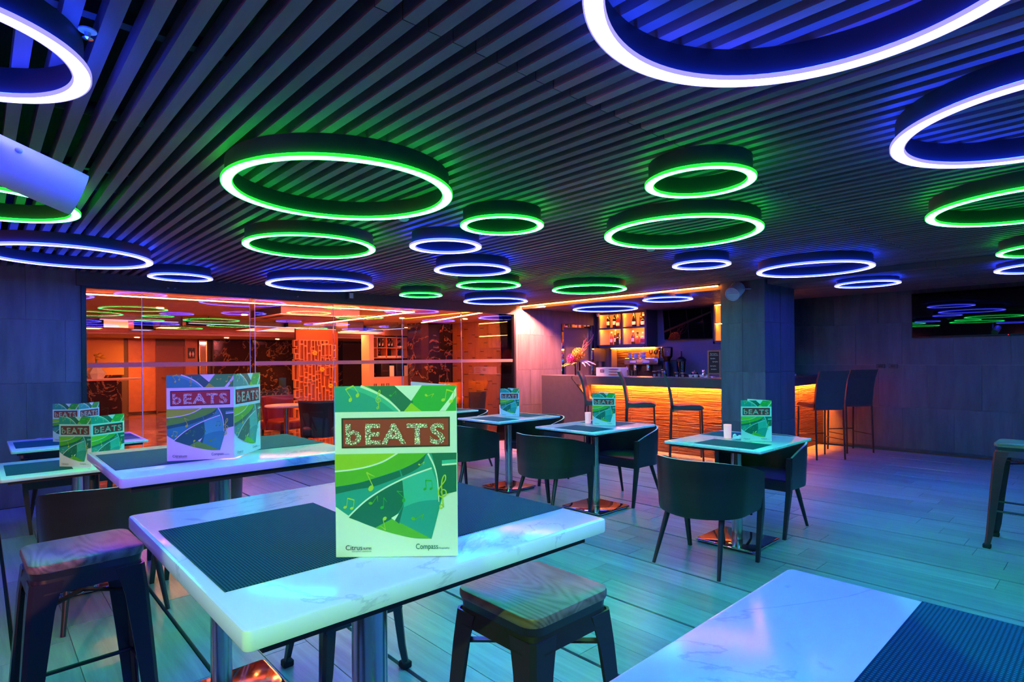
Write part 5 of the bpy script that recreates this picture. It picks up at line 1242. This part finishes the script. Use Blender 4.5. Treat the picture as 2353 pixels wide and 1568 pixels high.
# raft of dark beams under the far lobby ceiling
for k, (x0, x1, y0, y1) in enumerate(((4.9, 6.0, 14.2, 15.4), (7.25, 8.1, 14.0, 15.5))):
    t = thing('ceiling_raft', ('left' if k == 0 else 'right')+' dark suspended raft under the far lobby ceiling', 'ceiling panel', ((x0+x1)/2, (y0+y1)/2, 2.262), 0, 'dark rafts in the lobby'); MB().rbox(-(x1-x0)/2, (x1-x0)/2, -(y1-y0)/2, (y1-y0)/2, 0, 0.03, 0.004, 1).build('panel', 'black_metal', t); MB().tube([(0, 0, 0.03), (0, 0, 0.045)], 0.01, 6).build('hanger', 'black_metal', t)
# armchairs and round table
def armchair(label, loc, rz, m='leather_red'):
    t = thing('lobby_armchair', label, 'armchair', loc, rz, 'upholstered chairs in the lobby')
    def curved(z0, z1, r, w, lean_):
        vs = []; fs = []; n = 12
        for i in range(n+1):
            a = PI/2+0.25+(PI-0.5)*i/n
            for (rr, z) in ((r, z0), (r+lean_, z1), (r+lean_-w, z1), (r-w, z0)): vs.append((rr*math.cos(a)*0.95, rr*math.sin(a), z))
        for i in range(n):
            for k in range(4): l = (k+1) % 4; fs.append((i*4+k, i*4+l, (i+1)*4+l, (i+1)*4+k))
        fs += [(0, 1, 2, 3), tuple(reversed([n*4+k for k in range(4)]))]
        return MB().add(vs, fs, 0, True)
    curved(0.30, 0.82, 0.27, 0.05, 0.05).build('backrest', m, t)
    MB().rbox(-0.24, 0.28, -0.26, 0.26, 0.30, 0.46, 0.05, 3).build('seat', m, t)
    for a in (0.2, -0.2):
        for b in (0.2, -0.2): MB().tube([(a, b, 0.31), (a*1.08, b*1.08, 0)], [0.02, 0.014], 8).build('leg', 'underboard', t)
    return t
armchair('dark red lobby armchair left of the round table behind the glass', (3.55, 9.2, 0), -1.2)
armchair('black-backed lobby armchair closest to the glass beside the round table', (3.62, 7.95, 0), 1.2, 'leather_black')
armchair('dark lobby armchair behind the glass right of the big green menu', (6.35, 7.95, 0), 2.2, 'leather_black')
armchair('orange lobby armchair at the foot of the marble pier', (8.55, 11.4, 0), 0.6, 'leather_orange')
def roundtable(x, y, r, lab):
    t = thing('round_table', lab, 'table', (x, y, 0), 0, 'round tables in the lobby')
    MB().lathe([(0, 0.70), (r-0.01, 0.70), (r, 0.705), (r, 0.722), (r-0.006, 0.728), (0, 0.728)], 40).build('table_top', 'white_ceramic', t); MB().lathe([(0.035, 0.02), (0.035, 0.70)], 20).build('column', 'steel', t); MB().lathe([(0, 0), (0.22, 0), (0.22, 0.012), (0.05, 0.022), (0, 0.022)], 32).build('base', 'chrome', t)
roundtable(3.36, 8.55, 0.30, 'round pale table between the two dark lobby armchairs'); roundtable(7.5, 11.2, 0.38, 'round pale table set with crockery in front of the coffee station'); roundtable(6.35, 11.0, 0.35, 'round pale table with glasses just above the big green menu')
for k, (x, y) in enumerate(((7.40, 11.15), (7.55, 11.2), (7.62, 11.3))): cup(x, y, 0.7285, ('left', 'middle', 'right')[k]+' white cup on the round table before the coffee station', 'cups on the round lobby table', 1.3)
for k, (x, y) in enumerate(((6.2, 10.95), (6.35, 10.9), (6.5, 10.95))):
    o = mob('wine_glass', gm); o.location = (x, y, 0.7285); tag(o, ('left', 'middle', 'right')[k]+' wine glass on the round table above the big green menu', 'glass', 'glasses on the round lobby table')

# ------------------------------------------------------------------ added unseen lamps: warm wall lamps on the left wall, effect light
for k, (y, lab) in enumerate(((2.2, 'added warm wall lamp on the left wall beside the camera'), (5.0, 'added warm wall lamp on the left wall near the tiled corner'))):
    t = thing('wall_lamp', lab, 'wall lamp', (-2.95, y, 1.75), 0, 'added warm wall lamps'); MB().rbox(-0.04, 0.0, -0.06, 0.06, -0.2, 0.2, 0.006, 1).build('back_plate', 'added_lamp_body', t); MB().lathe([(0.06, -0.15), (0.06, 0.15)], 20, (0.07, 0, 0)).build('shade', 'wall_lamp_glow', t)

EL = (-0.95, -0.55, 2.16)
t = thing('added_effect_light', 'black multi-beam effect light added under the ceiling behind the photographer', 'stage light', EL)
MB().rbox(-0.10, 0.10, -0.10, 0.10, -0.02, 0.10, 0.01, 2).build('housing', 'black_metal', t)
for k in range(5):
    a = 0.25+k*0.32; MB().lathe([(0.028, 0.0), (0.028, -0.02), (0.024, -0.02), (0.0, -0.012)], 16, (0.06*math.cos(a), 0.06*math.sin(a), -0.02)).build('lens', 'chrome', t)
MB().tube([(0, 0, 0.10), (0, 0, 0.14)], 0.012, 8).build('hanger', 'black_metal', t)
E0 = (EL[0]+0.05, EL[1]+0.05, EL[2]-0.06)
spot(E0, (0.56, 0.92, 1.17), (0.46, 1.0, 0.10), 130, 23)
spot(E0, (0.62, 2.30, 1.12), (0.55, 0.22, 1.0), 150, 11)
spot(E0, (0.30, 3.95, 0.35), (1.0, 0.36, 0.20), 220, 15)
spot(E0, (1.30, 1.10, 0.74), (0.15, 1.0, 0.05), 60, 7)
spot(E0, (3.60, 0.55, 0.0), (0.05, 1.0, 0.75), 160, 17)

# wall washer added to brighten the tiled wall beyond the ceiling line
t = thing('added_washer', 'tiny warm wall washer added at the end of the orange ceiling light line', 'downlight', (6.975, 6.72, 2.270)); MB().lathe([(0.012, 0.008), (0.012, -0.002), (0.009, -0.002), (0.0, 0.002)], 12).build('lamp', 'chrome', t)
spot((6.975, 6.72, 2.264), (7.25, 7.29, 1.15), (1.0, 0.22, 0.14), 900, 135, 0.3, 0.006)
